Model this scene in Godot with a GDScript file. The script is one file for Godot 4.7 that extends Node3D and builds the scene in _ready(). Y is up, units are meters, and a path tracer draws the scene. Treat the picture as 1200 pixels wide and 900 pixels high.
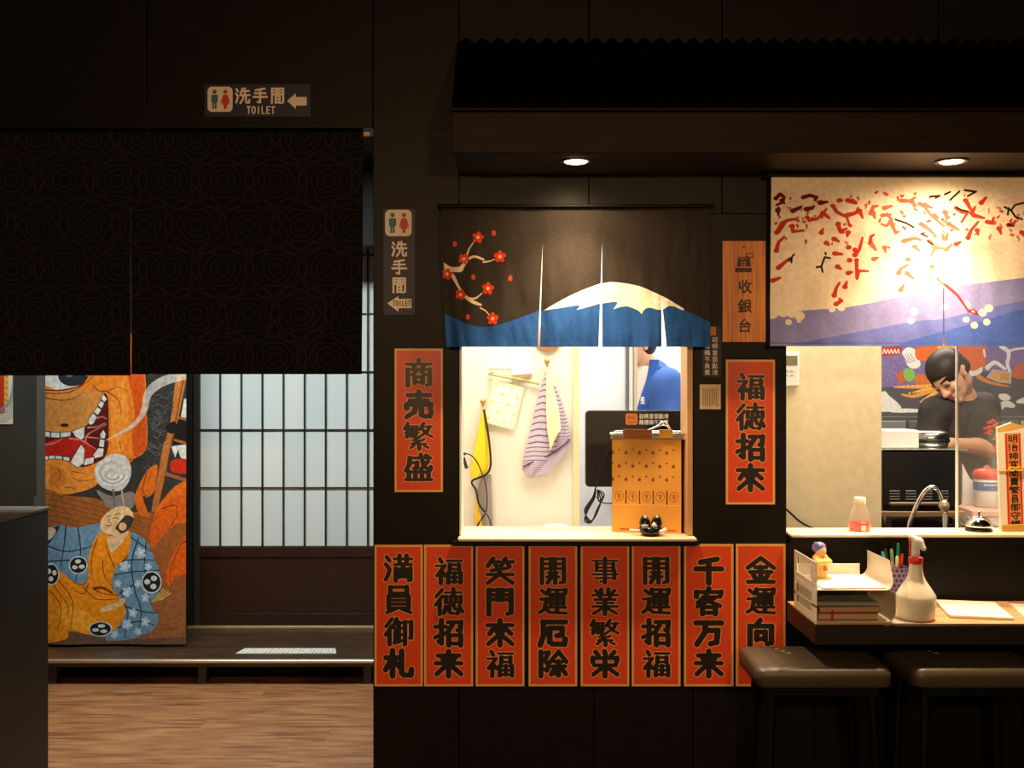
extends Node3D
# A restaurant front at night: dark panelled wall with a toilet passage, a cashier window and a kitchen window.
# Metres, y up. The eye stands at (0, 1.43, 0) and looks along -z; "d" below is the distance from the eye plane (z = -d).

const EYE := 1.43
const WALL := 3.24          # distance of the panelled front wall
var T := Transform3D()      # placement of the shapes that are being added
var taken := {}
var M := {}

func _ready():
	# ---- camera
	var cam = Camera3D.new()
	cam.name = "camera"
	cam.position = Vector3(0, EYE, 0)
	cam.fov = rad_to_deg(2.0 * atan(450.0 / 1200.0))
	cam.near = 0.05
	add_child(cam)
	cam.current = true
	# ---- environment: a closed interior, no daylight
	var env = Environment.new()
	env.background_mode = Environment.BG_COLOR
	env.background_color = Color(0, 0, 0)
	env.tonemap_mode = Environment.TONE_MAPPER_LINEAR
	env.tonemap_exposure = 1.0
	env.sdfgi_enabled = true
	env.ssao_enabled = true
	env.ssil_enabled = true
	var we = WorldEnvironment.new()
	we.name = "world_environment"
	we.environment = env
	add_child(we)
	# ---- large lights: ceiling panels of the passage, the cashier room and the kitchen
	ceiling_panel("passage", Vector3(-1.35, 2.497, -4.05), Vector2(1.1, 0.35), Color(0.97, 1.0, 0.98), 6.3)
	ceiling_panel("cashier", Vector3(0.22, 2.497, -3.85), Vector2(0.9, 0.5), Color(1.0, 0.95, 0.87), 3.6)
	ceiling_panel("cashier", Vector3(0.35, 2.497, -5.28), Vector2(0.9, 0.3), Color(0.96, 0.98, 1.0), 4.2)
	ceiling_panel("kitchen", Vector3(1.75, 2.497, -3.62), Vector2(1.3, 0.3), Color(1.0, 0.94, 0.83), 4.9)
	ceiling_panel("kitchen", Vector3(2.2, 2.497, -5.4), Vector2(1.3, 0.4), Color(1.0, 0.95, 0.88), 3.4)
	# the hall's own pendant lamps hang behind the eye
	hall_lamp(Vector3(-0.7, 2.15, 1.0), 2.9)
	hall_lamp(Vector3(1.0, 2.15, 1.0), 2.9)
	# the two downlights in the eave
	downlight(675, 1.5, "warm downlight in the soffit above the mountain curtain")
	downlight(1115, 1.9, "warm downlight in the soffit above the cherry blossom curtain")
	materials()
	print("structure ", Time.get_ticks_msec())
	structure()
	print("passage ", Time.get_ticks_msec())
	passage()
	print("signs ", Time.get_ticks_msec())
	signs()
	print("curtains ", Time.get_ticks_msec())
	curtains()
	print("cashier ", Time.get_ticks_msec())
	cashier()
	print("kitchen ", Time.get_ticks_msec())
	kitchen()
	print("people ", Time.get_ticks_msec())
	people()
	print("counter ", Time.get_ticks_msec())
	counter()
	print("done ", Time.get_ticks_msec())

# ------------------------------------------------------------------ lamps
func ceiling_panel(where, at, size, col, energy):
	var l = AreaLight3D.new()
	l.name = where + "_ceiling_light"
	l.area_size = size
	l.light_color = col
	l.light_energy = energy
	l.shadow_enabled = true
	l.area_range = 12.0
	l.position = at - Vector3(0, 0.012, 0)
	l.rotation.x = -PI / 2
	add_child(l, true)
	var st = S()
	box(st, Vector3.ZERO, Vector3(size.x, 0.012, size.y), 0.002)
	var o = obj("ceiling_lamp", st, glow(col, 1.2), self, at)
	o.name = numbered("ceiling_lamp")
	tag(o, "flat white light panel on the ceiling of the " + where + " room", "lamp", "", "structure")

func hall_lamp(at, energy):
	var l = OmniLight3D.new()
	l.name = "hall_pendant_light"
	l.light_color = Color(1.0, 0.80, 0.58)
	l.light_energy = energy
	l.light_size = 0.09
	l.omni_range = 14.0
	l.omni_attenuation = 2.0
	l.shadow_enabled = true
	l.position = at
	add_child(l, true)
	var t = thing("pendant_lamp", "round paper pendant lamp of the dining hall", "lamp", at, 0.0, "hall pendant lamps")
	t.set_meta("kind", "structure")
	var st = S()
	var prof = []
	for i in 13:
		var a = -PI / 2 + PI * i / 12.0
		prof.append(Vector2(maxf(0.001, 0.12 * cos(a)), 0.10 * sin(a)))
	lathe(st, prof, 20)
	obj("bulb", st, glow(Color(1.0, 0.80, 0.58), 2.0), t)
	st = S()
	tube(st, [Vector3(0, 0.1, 0), Vector3(0, 2.9 - at.y, 0)], 0.004, 6)
	obj("cord", st, flat(Color8(20, 20, 20), 0.6), t)

func downlight(px, energy, label):
	var d = 3.03
	var at = Vector3(gx(px, d), 2.09, -d)
	var t = thing("downlight", label, "downlight", at, 0.0, "eave downlights")
	var st = S()
	lathe(st, [Vector2(0.036, -0.0005), Vector2(0.036, -0.004), Vector2(0.046, -0.005), Vector2(0.049, -0.003), Vector2(0.049, -0.0002)], 28)
	obj("trim_ring", st, flat(Color8(60, 50, 42), 0.35, 0.6), t)
	st = S()
	lathe(st, [Vector2(0.0005, -0.0075), Vector2(0.018, -0.0068), Vector2(0.030, -0.0045), Vector2(0.0355, -0.001), Vector2(0.0005, -0.0008)], 28)
	obj("bulb", st, glow(Color(1.0, 0.84, 0.62), 22.0), t)
	# the lamp's beam and, around it, the weaker spill of its reflector
	for spill in 2:
		beam(at + Vector3(0, -0.016, 0), energy * (0.30 if spill else 1.0), 88.0 if spill else 48.0)

func beam(at, energy, half_angle):
	var l = SpotLight3D.new()
	l.name = "downlight_beam"
	l.light_color = Color(1.0, 0.86, 0.68)
	l.light_energy = energy
	l.light_size = 0.03
	l.spot_range = 8.0
	l.spot_attenuation = 2.0
	l.spot_angle = half_angle
	l.spot_angle_attenuation = 1.0
	l.shadow_enabled = true
	l.position = at
	l.rotation.x = -PI / 2
	add_child(l, true)

# ------------------------------------------------------------------ places and names
func gx(px, d): return (px - 600.0) * d / 1200.0
func gy(py, d): return EYE - (py - 450.0) * d / 1200.0
func at(px, py, d): return Vector3(gx(px, d), gy(py, d), -d)

func numbered(called):
	var n = taken.get(called, -1) + 1
	taken[called] = n
	return called if n == 0 else "%s_%03d" % [called, n]

func tag(o, label = "", category = "", group = "", kind = ""):
	if label: o.set_meta("label", label)
	if category: o.set_meta("category", category)
	if group: o.set_meta("group", group)
	if kind: o.set_meta("kind", kind)
	return o

func thing(called, label, category, where = Vector3.ZERO, turn = 0.0, group = ""):
	var o = Node3D.new()
	o.name = numbered(called)
	add_child(o)
	o.position = where
	o.rotation.y = turn
	tag(o, label, category, group)
	return o

func struct(called):
	var o = Node3D.new()
	o.name = called
	o.set_meta("kind", "structure")
	add_child(o)
	return o

func obj(called, st, m, parent = self, where = Vector3.ZERO):
	st.generate_normals()
	var mesh = st.commit()
	mesh.surface_set_material(0, m)
	return place(called, mesh, parent, where)

func place(called, mesh, parent = self, where = Vector3.ZERO):
	var o = MeshInstance3D.new()
	o.mesh = mesh
	o.name = numbered(called) if parent == self else called
	parent.add_child(o, true)
	o.position = where
	return o

# a thing that is one mesh
func single(called, st, m, label, category, where = Vector3.ZERO, turn = 0.0, group = ""):
	var o = obj(called, st, m, self, where)
	o.rotation.y = turn
	return tag(o, label, category, group)

# ------------------------------------------------------------------ materials
func flat(col, rough = 0.6, metal = 0.0, spec = 0.5):
	var m = StandardMaterial3D.new()
	m.albedo_color = col
	m.roughness = rough
	m.metallic = metal
	m.metallic_specular = spec
	return m

func glow(col, e):
	var m = flat(Color(0.8, 0.8, 0.8), 0.5)
	m.emission_enabled = true
	m.emission = col
	m.emission_energy_multiplier = e
	return m

func noise_tex(freq, c0, c1, seed_, size = 256, stretch = 1.0):
	var n = FastNoiseLite.new()
	n.seed = seed_
	n.noise_type = FastNoiseLite.TYPE_SIMPLEX
	n.frequency = freq
	n.fractal_octaves = 5
	var img = Image.create(size, size, false, Image.FORMAT_RGB8)
	for y in size:
		for x in size:
			# blend two shifted copies so the tile repeats without a seam
			var fx = float(x) / size
			var a = n.get_noise_2d(x, y * stretch)
			var b = n.get_noise_2d(x - size, y * stretch)
			var k = lerpf(a, b, fx)
			img.set_pixel(x, y, c0.lerp(c1, clampf(0.5 + k * 0.9, 0, 1)))
	return ImageTexture.create_from_image(img)

func tri_mat(tex, scale, rough = 0.6, metal = 0.0, spec = 0.5):
	var m = flat(Color.WHITE, rough, metal, spec)
	m.albedo_texture = tex
	m.uv1_triplanar = true
	m.uv1_world_triplanar = true
	m.uv1_scale = scale if scale is Vector3 else Vector3.ONE * scale
	return m

func pic(pad, rough = 0.6, spec = 0.5):
	var m = flat(Color.WHITE, rough, 0.0, spec)
	m.albedo_texture = ImageTexture.create_from_image(pad.img)
	m.texture_repeat = false
	return m

func materials():
	M.panel = tri_mat(noise_tex(0.02, Color8(15, 12, 10), Color8(22, 17, 14), 3, 256, 8.0), 1.3, 0.45, 0.0, 0.3)
	M.black = flat(Color8(9, 8, 8), 0.55, 0.0, 0.3)
	M.beam = tri_mat(noise_tex(0.02, Color8(32, 22, 16), Color8(41, 28, 20), 5, 256, 6.0), 1.0, 0.5, 0.0, 0.25)
	M.roof = flat(Color8(5, 5, 6), 0.6, 0.0, 0.2)
	M.white_wall = tri_mat(noise_tex(0.01, Color8(226, 220, 206), Color8(234, 229, 216), 6), 1.0, 0.55)
	M.beige = tri_mat(noise_tex(0.03, Color8(220, 202, 164), Color8(228, 212, 176), 7, 256, 1.0), 2.2, 0.75)
	M.sill = flat(Color8(236, 218, 186), 0.4)
	M.steel = flat(Color8(200, 198, 194), 0.22, 1.0)
	M.chrome = flat(Color8(225, 222, 218), 0.08, 1.0)
	M.brass = flat(Color8(196, 160, 92), 0.3, 1.0)
	M.dark_wood = tri_mat(noise_tex(0.03, Color8(38, 20, 14), Color8(54, 29, 20), 9, 256, 7.0), 1.4, 0.38)
	M.floor_wood = []
	for i in 4:
		M.floor_wood.append(tri_mat(wood_tex(20 + i, [Color8(150, 98, 60), Color8(176, 124, 82), Color8(94, 58, 36)], 0.0), 1.05 + 0.03 * i, 0.42))
	M.step_wood = tri_mat(wood_tex(31, [Color8(64, 46, 32), Color8(80, 58, 40), Color8(44, 31, 22)], 0.0), 1.2, 0.35)
	M.table_wood = tri_mat(wood_tex(33, [Color8(206, 164, 116), Color8(220, 180, 132), Color8(180, 136, 90)], 0.0), 1.6, 0.38)
	M.paper = flat(Color8(236, 234, 226), 0.85)
	M.white = flat(Color8(232, 230, 224), 0.45)
	M.leather = tri_mat(noise_tex(0.12, Color8(74, 64, 52), Color8(88, 76, 62), 12), 3.0, 0.42)
	M.rubber = flat(Color8(12, 12, 12), 0.45)
	M.skin = flat(Color8(224, 170, 138), 0.5)
	M.skin.subsurf_scatter_enabled = true
	M.skin.subsurf_scatter_strength = 0.08

# long fibres along x with darker streaks
func wood_tex(seed_, cols, dummy, size = 512):
	var n = FastNoiseLite.new()
	n.seed = seed_
	n.frequency = 0.012
	n.fractal_octaves = 4
	var f = FastNoiseLite.new()
	f.seed = seed_ + 100
	f.frequency = 0.02
	f.fractal_octaves = 3
	var img = Image.create(size, size / 2, false, Image.FORMAT_RGB8)
	for y in size / 2:
		for x in size:
			var k = float(x) / size
			var a = lerpf(n.get_noise_2d(x * 0.35, y * 10.0), n.get_noise_2d((x - size) * 0.35, y * 10.0), k)
			var b = lerpf(f.get_noise_2d(x * 0.3, y * 2.0), f.get_noise_2d((x - size) * 0.3, y * 2.0), k)
			var c = cols[0].lerp(cols[1], clampf(0.5 + b * 1.2, 0, 1))
			c = c.lerp(cols[2], clampf(a * 1.7 - 0.06, 0, 0.85))
			img.set_pixel(x, y, c)
	return ImageTexture.create_from_image(img)

# ------------------------------------------------------------------ shapes
func S():
	var st = SurfaceTool.new()
	st.begin(Mesh.PRIMITIVE_TRIANGLES)
	return st

func tri(st, a, b, c):
	st.add_vertex(T * a)
	st.add_vertex(T * b)
	st.add_vertex(T * c)

# a triangle that faces away from the point o (front faces run clockwise)
func tri_from(st, a, b, c, o):
	if (b - a).cross(c - a).dot((a + b + c) / 3.0 - o) > 0.0:
		tri(st, a, c, b)
	else:
		tri(st, a, b, c)

func quad_from(st, a, b, c, d, o):
	tri_from(st, a, b, c, o)
	tri_from(st, a, c, d, o)

func box(st, c, s, b = 0.0):
	st.set_smooth_group(-1)
	var h = s * 0.5
	b = minf(b, minf(h.x, minf(h.y, h.z)) * 0.9)
	for ax in 3:
		var u = (ax + 1) % 3
		var v = (ax + 2) % 3
		for sg in [-1.0, 1.0]:
			var q = []
			for k in [[-1.0, -1.0], [1.0, -1.0], [1.0, 1.0], [-1.0, 1.0]]:
				var p = Vector3.ZERO
				p[ax] = sg * h[ax]
				p[u] = k[0] * (h[u] - b)
				p[v] = k[1] * (h[v] - b)
				q.append(c + p)
			quad_from(st, q[0], q[1], q[2], q[3], c)
			if b > 0.0:
				# the chamfer between this axis and the next one
				for sv in [-1.0, 1.0]:
					var e = []
					for k in [-1.0, 1.0]:
						var p = Vector3.ZERO
						p[ax] = sg * h[ax]; p[u] = sv * (h[u] - b); p[v] = k * (h[v] - b)
						var r = Vector3.ZERO
						r[ax] = sg * (h[ax] - b); r[u] = sv * h[u]; r[v] = k * (h[v] - b)
						e.append([c + p, c + r])
					quad_from(st, e[0][0], e[1][0], e[1][1], e[0][1], c)
	if b > 0.0:
		for sx in [-1.0, 1.0]:
			for sy in [-1.0, 1.0]:
				for sz in [-1.0, 1.0]:
					var g = Vector3(sx, sy, sz)
					tri_from(st, c + g * Vector3(h.x, h.y - b, h.z - b), c + g * Vector3(h.x - b, h.y, h.z - b), c + g * Vector3(h.x - b, h.y - b, h.z), c)

func cuboid(st, x0, x1, y0, y1, z0, z1, b = 0.0):
	box(st, Vector3((x0 + x1) / 2, (y0 + y1) / 2, (z0 + z1) / 2), Vector3(absf(x1 - x0), absf(y1 - y0), absf(z1 - z0)), b)

func tube(st, pts, r, n = 8, closed_ends = true):
	st.set_smooth_group(1)
	var rings = []
	var up = Vector3(0.123, 0.957, 0.311)
	for i in pts.size():
		var dir = (pts[mini(i + 1, pts.size() - 1)] - pts[maxi(i - 1, 0)]).normalized()
		up = (up - dir * up.dot(dir))
		if up.length() < 0.01: up = dir.cross(Vector3(1, 0.3, 0.2))
		up = up.normalized()
		var side = dir.cross(up)
		var rr = r[i] if r is Array else r
		var ring = []
		for k in n:
			var a = TAU * k / n
			ring.append(pts[i] + (side * cos(a) + up * sin(a)) * rr)
		rings.append(ring)
	for i in pts.size() - 1:
		var o = (pts[i] + pts[i + 1]) / 2.0
		for k in n:
			var k2 = (k + 1) % n
			quad_from(st, rings[i][k], rings[i][k2], rings[i + 1][k2], rings[i + 1][k], o)
	if closed_ends:
		st.set_smooth_group(-1)
		for e in [0, pts.size() - 1]:
			var inner = pts[1] if e == 0 else pts[e - 1]
			for k in n:
				tri_from(st, pts[e], rings[e][k], rings[e][(k + 1) % n], inner)

# profile (radius, height) listed so that the outside lies on its right hand when it climbs
func lathe(st, prof, n = 24, c = Vector3.ZERO, squash = Vector3.ONE, hard = []):
	for i in prof.size() - 1:
		st.set_smooth_group(10 + i if hard.has(i) else 1)
		for k in n:
			var q = []
			for p in [[i, k], [i, k + 1], [i + 1, k + 1], [i + 1, k]]:
				var a = TAU * (p[1] % n) / n
				q.append(c + Vector3(prof[p[0]].x * cos(a), prof[p[0]].y, prof[p[0]].x * sin(a)) * squash)
			tri(st, q[0], q[1], q[2])
			tri(st, q[0], q[2], q[3])

# an outline in x and y, extruded from z0 to z1
func prism(st, flat_pts, z0, z1):
	var poly = PackedVector2Array()
	if flat_pts is PackedVector2Array:
		poly = flat_pts
	else:
		for i in range(0, flat_pts.size(), 2):
			poly.append(Vector2(flat_pts[i], flat_pts[i + 1]))
	st.set_smooth_group(-1)
	var zm = (z0 + z1) / 2.0
	var area = 0.0
	for i in poly.size():
		area += poly[i].cross(poly[(i + 1) % poly.size()])
	var idx = Geometry2D.triangulate_polygon(poly)
	for z in [z0, z1]:
		for i in range(0, idx.size(), 3):
			var q = []
			for k in 3: q.append(Vector3(poly[idx[i + k]].x, poly[idx[i + k]].y, z))
			var m = (q[0] + q[1] + q[2]) / 3.0
			tri_from(st, q[0], q[1], q[2], Vector3(m.x, m.y, zm))
	for i in poly.size():
		var p = poly[i]
		var q = poly[(i + 1) % poly.size()]
		var out = Vector2((q - p).y, -(q - p).x) * signf(area)
		var mid = (p + q) / 2.0 - out.normalized() * 0.001
		quad_from(st, Vector3(p.x, p.y, z0), Vector3(q.x, q.y, z0), Vector3(q.x, q.y, z1), Vector3(p.x, p.y, z1), Vector3(mid.x, mid.y, zm))

func rounded_rect(w, h, r, n = 5):
	var out = PackedVector2Array()
	for c in [[1, 1, 0], [-1, 1, 1], [-1, -1, 2], [1, -1, 3]]:
		for k in n + 1:
			var a = PI / 2 * (c[2] + float(k) / n)
			out.append(Vector2(c[0] * (w / 2 - r) + r * cos(a), c[1] * (h / 2 - r) + r * sin(a)))
	return out

# a sheet f(u, v), u to the right and v down as seen from its front; uvw = [u0, u1, v0, v1] of the print
func sheet(st, nu, nv, f, back = Vector3(0, 0, -0.0015), uvw = [0.0, 1.0, 0.0, 1.0]):
	var g = []
	for j in nv + 1:
		var row = []
		for i in nu + 1:
			row.append(f.call(float(i) / nu, float(j) / nv))
		g.append(row)
	for side in 2:
		st.set_smooth_group(1 + side)
		var off = back * side
		for j in nv:
			for i in nu:
				var q = [[i, j], [i + 1, j], [i + 1, j + 1], [i, j + 1]]
				for k in ([0, 1, 2, 0, 2, 3] if side == 0 else [0, 2, 1, 0, 3, 2]):
					var e = q[k]
					st.set_uv(Vector2(lerpf(uvw[0], uvw[1], float(e[0]) / nu), lerpf(uvw[2], uvw[3], float(e[1]) / nv)))
					st.add_vertex(T * (g[e[1]][e[0]] + off))
	st.set_smooth_group(-1)
	var rim = []
	for i in nu: rim.append([i, 0])
	for j in nv: rim.append([nu, j])
	for i in nu: rim.append([nu - i, nv])
	for j in nv: rim.append([0, nv - j])
	for k in rim.size():
		var a = rim[k]
		var b = rim[(k + 1) % rim.size()]
		var mid = g[nv / 2][nu / 2]
		var uva = Vector2(lerpf(uvw[0], uvw[1], float(a[0]) / nu), lerpf(uvw[2], uvw[3], float(a[1]) / nv))
		st.set_uv(uva)
		quad_from(st, g[a[1]][a[0]], g[b[1]][b[0]], g[b[1]][b[0]] + back, g[a[1]][a[0]] + back, mid)

# a thin board whose front (+z) carries a print; base point at the middle of its back
func printed_board(w, h, t, print_mat, edge_mat):
	var st = S()
	st.set_smooth_group(-1)
	var x = w / 2
	var y = h / 2
	var o = Vector3(0, 0, t / 2)
	var c = [Vector3(-x, y, 0), Vector3(x, y, 0), Vector3(x, -y, 0), Vector3(-x, -y, 0)]
	var e = Vector3(0, 0, t)
	for i in 4:
		quad_from(st, c[i], c[(i + 1) % 4], c[(i + 1) % 4] + e, c[i] + e, o)
	quad_from(st, c[0], c[1], c[2], c[3], o)
	st.generate_normals()
	var mesh = st.commit()
	st = S()
	var uv = [Vector2(0, 0), Vector2(1, 0), Vector2(1, 1), Vector2(0, 1)]
	for k in [0, 1, 2, 0, 2, 3]:
		st.set_uv(uv[k])
		st.add_vertex(c[k] + e)
	st.generate_normals()
	mesh = st.commit(mesh)
	mesh.surface_set_material(0, edge_mat)
	mesh.surface_set_material(1, print_mat)
	return mesh

# smooth curve through flat x, y numbers
func smooth2(pts, closed = false, n = 6):
	var p = []
	for i in range(0, pts.size(), 2): p.append(Vector2(pts[i], pts[i + 1]))
	var out = []
	var m = p.size()
	for i in (m if closed else m - 1):
		var a = p[(i - 1 + m) % m] if closed else p[maxi(i - 1, 0)]
		var b = p[i]
		var c = p[(i + 1) % m]
		var d = p[(i + 2) % m] if closed else p[mini(i + 2, m - 1)]
		for k in n:
			out.append(b.cubic_interpolate(c, a, d, float(k) / n))
	if not closed: out.append(p[m - 1])
	return out

func smooth3(p, n = 6):
	var out = []
	for i in p.size() - 1:
		for k in n:
			out.append(p[i].cubic_interpolate(p[i + 1], p[maxi(i - 1, 0)], p[mini(i + 2, p.size() - 1)], float(k) / n))
	out.append(p[p.size() - 1])
	return out

# ------------------------------------------------------------------ prints: a pad to draw on
class Pad:
	var img: Image
	var o := Vector2.ZERO
	var k := Vector2.ONE
	var fo := Vector2.ZERO
	var fk := 1.0
	# w x h pixels that show the window x0..x1, y0..y1
	func _init(w, h, col, x0 = 0.0, y0 = 0.0, x1 = 1.0, y1 = 1.0):
		img = Image.create(w, h, false, Image.FORMAT_RGBA8)
		img.fill(col)
		o = Vector2(x0, y0)
		k = Vector2(float(w) / (x1 - x0), float(h) / (y1 - y0))
	# numbers that follow are (x * scale + origin) of the window
	func frame(ox, oy, scale):
		fo = Vector2(ox, oy)
		fk = scale
	func px(p: Vector2) -> Vector2:
		return (p * fk + fo - o) * k
	func span(y: int, xa: float, xb: float, col: Color, wash):
		var a := int(round(xa))
		var b := int(round(xb))
		if b <= a or y < 0 or y >= img.get_height(): return
		if wash == null:
			img.fill_rect(Rect2i(a, y, b - a, 1), col)
		else:
			a = maxi(a, 0)
			b = mini(b, img.get_width())
			if b > a: img.blend_rect(wash, Rect2i(0, 0, b - a, 1), Vector2i(a, y))
	func wash_of(col: Color):
		if col.a >= 0.999: return null
		var w := Image.create(img.get_width(), 1, false, Image.FORMAT_RGBA8)
		w.fill(col)
		return w
	func area(pts: Array, col: Color):
		var q := PackedVector2Array()
		for p in pts: q.append(px(p))
		fill(q, col)
	func fill(q: PackedVector2Array, col: Color):
		var lo := 1e9
		var hi := -1e9
		for p in q:
			lo = minf(lo, p.y)
			hi = maxf(hi, p.y)
		var wash = wash_of(col)
		var n := q.size()
		for y in range(maxi(0, int(floor(lo))), mini(img.get_height(), int(ceil(hi)) + 1)):
			var yc := y + 0.5
			var xs := []
			for i in n:
				var a := q[i]
				var b := q[(i + 1) % n]
				if (a.y <= yc) != (b.y <= yc):
					xs.append(a.x + (yc - a.y) / (b.y - a.y) * (b.x - a.x))
			xs.sort()
			for i in range(0, xs.size() - 1, 2):
				span(y, xs[i], xs[i + 1], col, wash)
	func poly(flat_pts: Array, col: Color):
		var p := []
		for i in range(0, flat_pts.size(), 2): p.append(Vector2(flat_pts[i], flat_pts[i + 1]))
		area(p, col)
	func disc(c: Vector2, r: Vector2, col: Color, wash = null):
		for y in range(maxi(0, int(floor(c.y - r.y))), mini(img.get_height(), int(ceil(c.y + r.y)) + 1)):
			var t := (y + 0.5 - c.y) / r.y
			if absf(t) < 1.0:
				var h := r.x * sqrt(1.0 - t * t)
				span(y, c.x - h, c.x + h, col, wash)
	func oval(x, y, rx, ry, col: Color):
		disc(px(Vector2(x, y)), Vector2(rx * fk * k.x, ry * fk * k.y), col, wash_of(col))
	func path(pts: Array, w: float, col: Color, w1 := -1.0):
		if w1 < 0.0: w1 = w
		var m := pts.size()
		for i in m:
			var r := lerpf(w, w1, float(i) / maxi(1, m - 1)) * 0.5 * fk
			disc(px(pts[i]), Vector2(maxf(r * k.x, 0.55), maxf(r * k.y, 0.55)), col)
			if i + 1 < m:
				var r2 := lerpf(w, w1, float(i + 1) / maxi(1, m - 1)) * 0.5 * fk
				var a := px(pts[i])
				var b := px(pts[i + 1])
				if a.distance_to(b) < 0.01: continue
				var nrm := ((b - a) / k).normalized().orthogonal()
				var ra := Vector2(maxf(r * k.x, 0.5), maxf(r * k.y, 0.5))
				var rb := Vector2(maxf(r2 * k.x, 0.5), maxf(r2 * k.y, 0.5))
				fill(PackedVector2Array([a + nrm * ra, b + nrm * rb, b - nrm * rb, a - nrm * ra]), col)
	func line(flat_pts: Array, w: float, col: Color, w1 := -1.0):
		var p := []
		for i in range(0, flat_pts.size(), 2): p.append(Vector2(flat_pts[i], flat_pts[i + 1]))
		path(p, w, col, w1)
	# paper or cloth tooth: a little grain over the whole print
	func grain(seed_: int, amount: float, freq := 0.08):
		var n := FastNoiseLite.new()
		n.seed = seed_
		n.frequency = freq
		n.fractal_octaves = 4
		for y in img.get_height():
			for x in img.get_width():
				var f := 1.0 + amount * n.get_noise_2d(x, y)
				var c := img.get_pixel(x, y)
				img.set_pixel(x, y, Color(c.r * f, c.g * f, c.b * f, 1.0))

func blob(pad, pts, col, n = 5):
	pad.area(smooth2(pts, true, n), col)

func curve(pad, pts, w, col, w1 = -1.0):
	pad.path(smooth2(pts, false, 6), w, col, w1)

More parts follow.
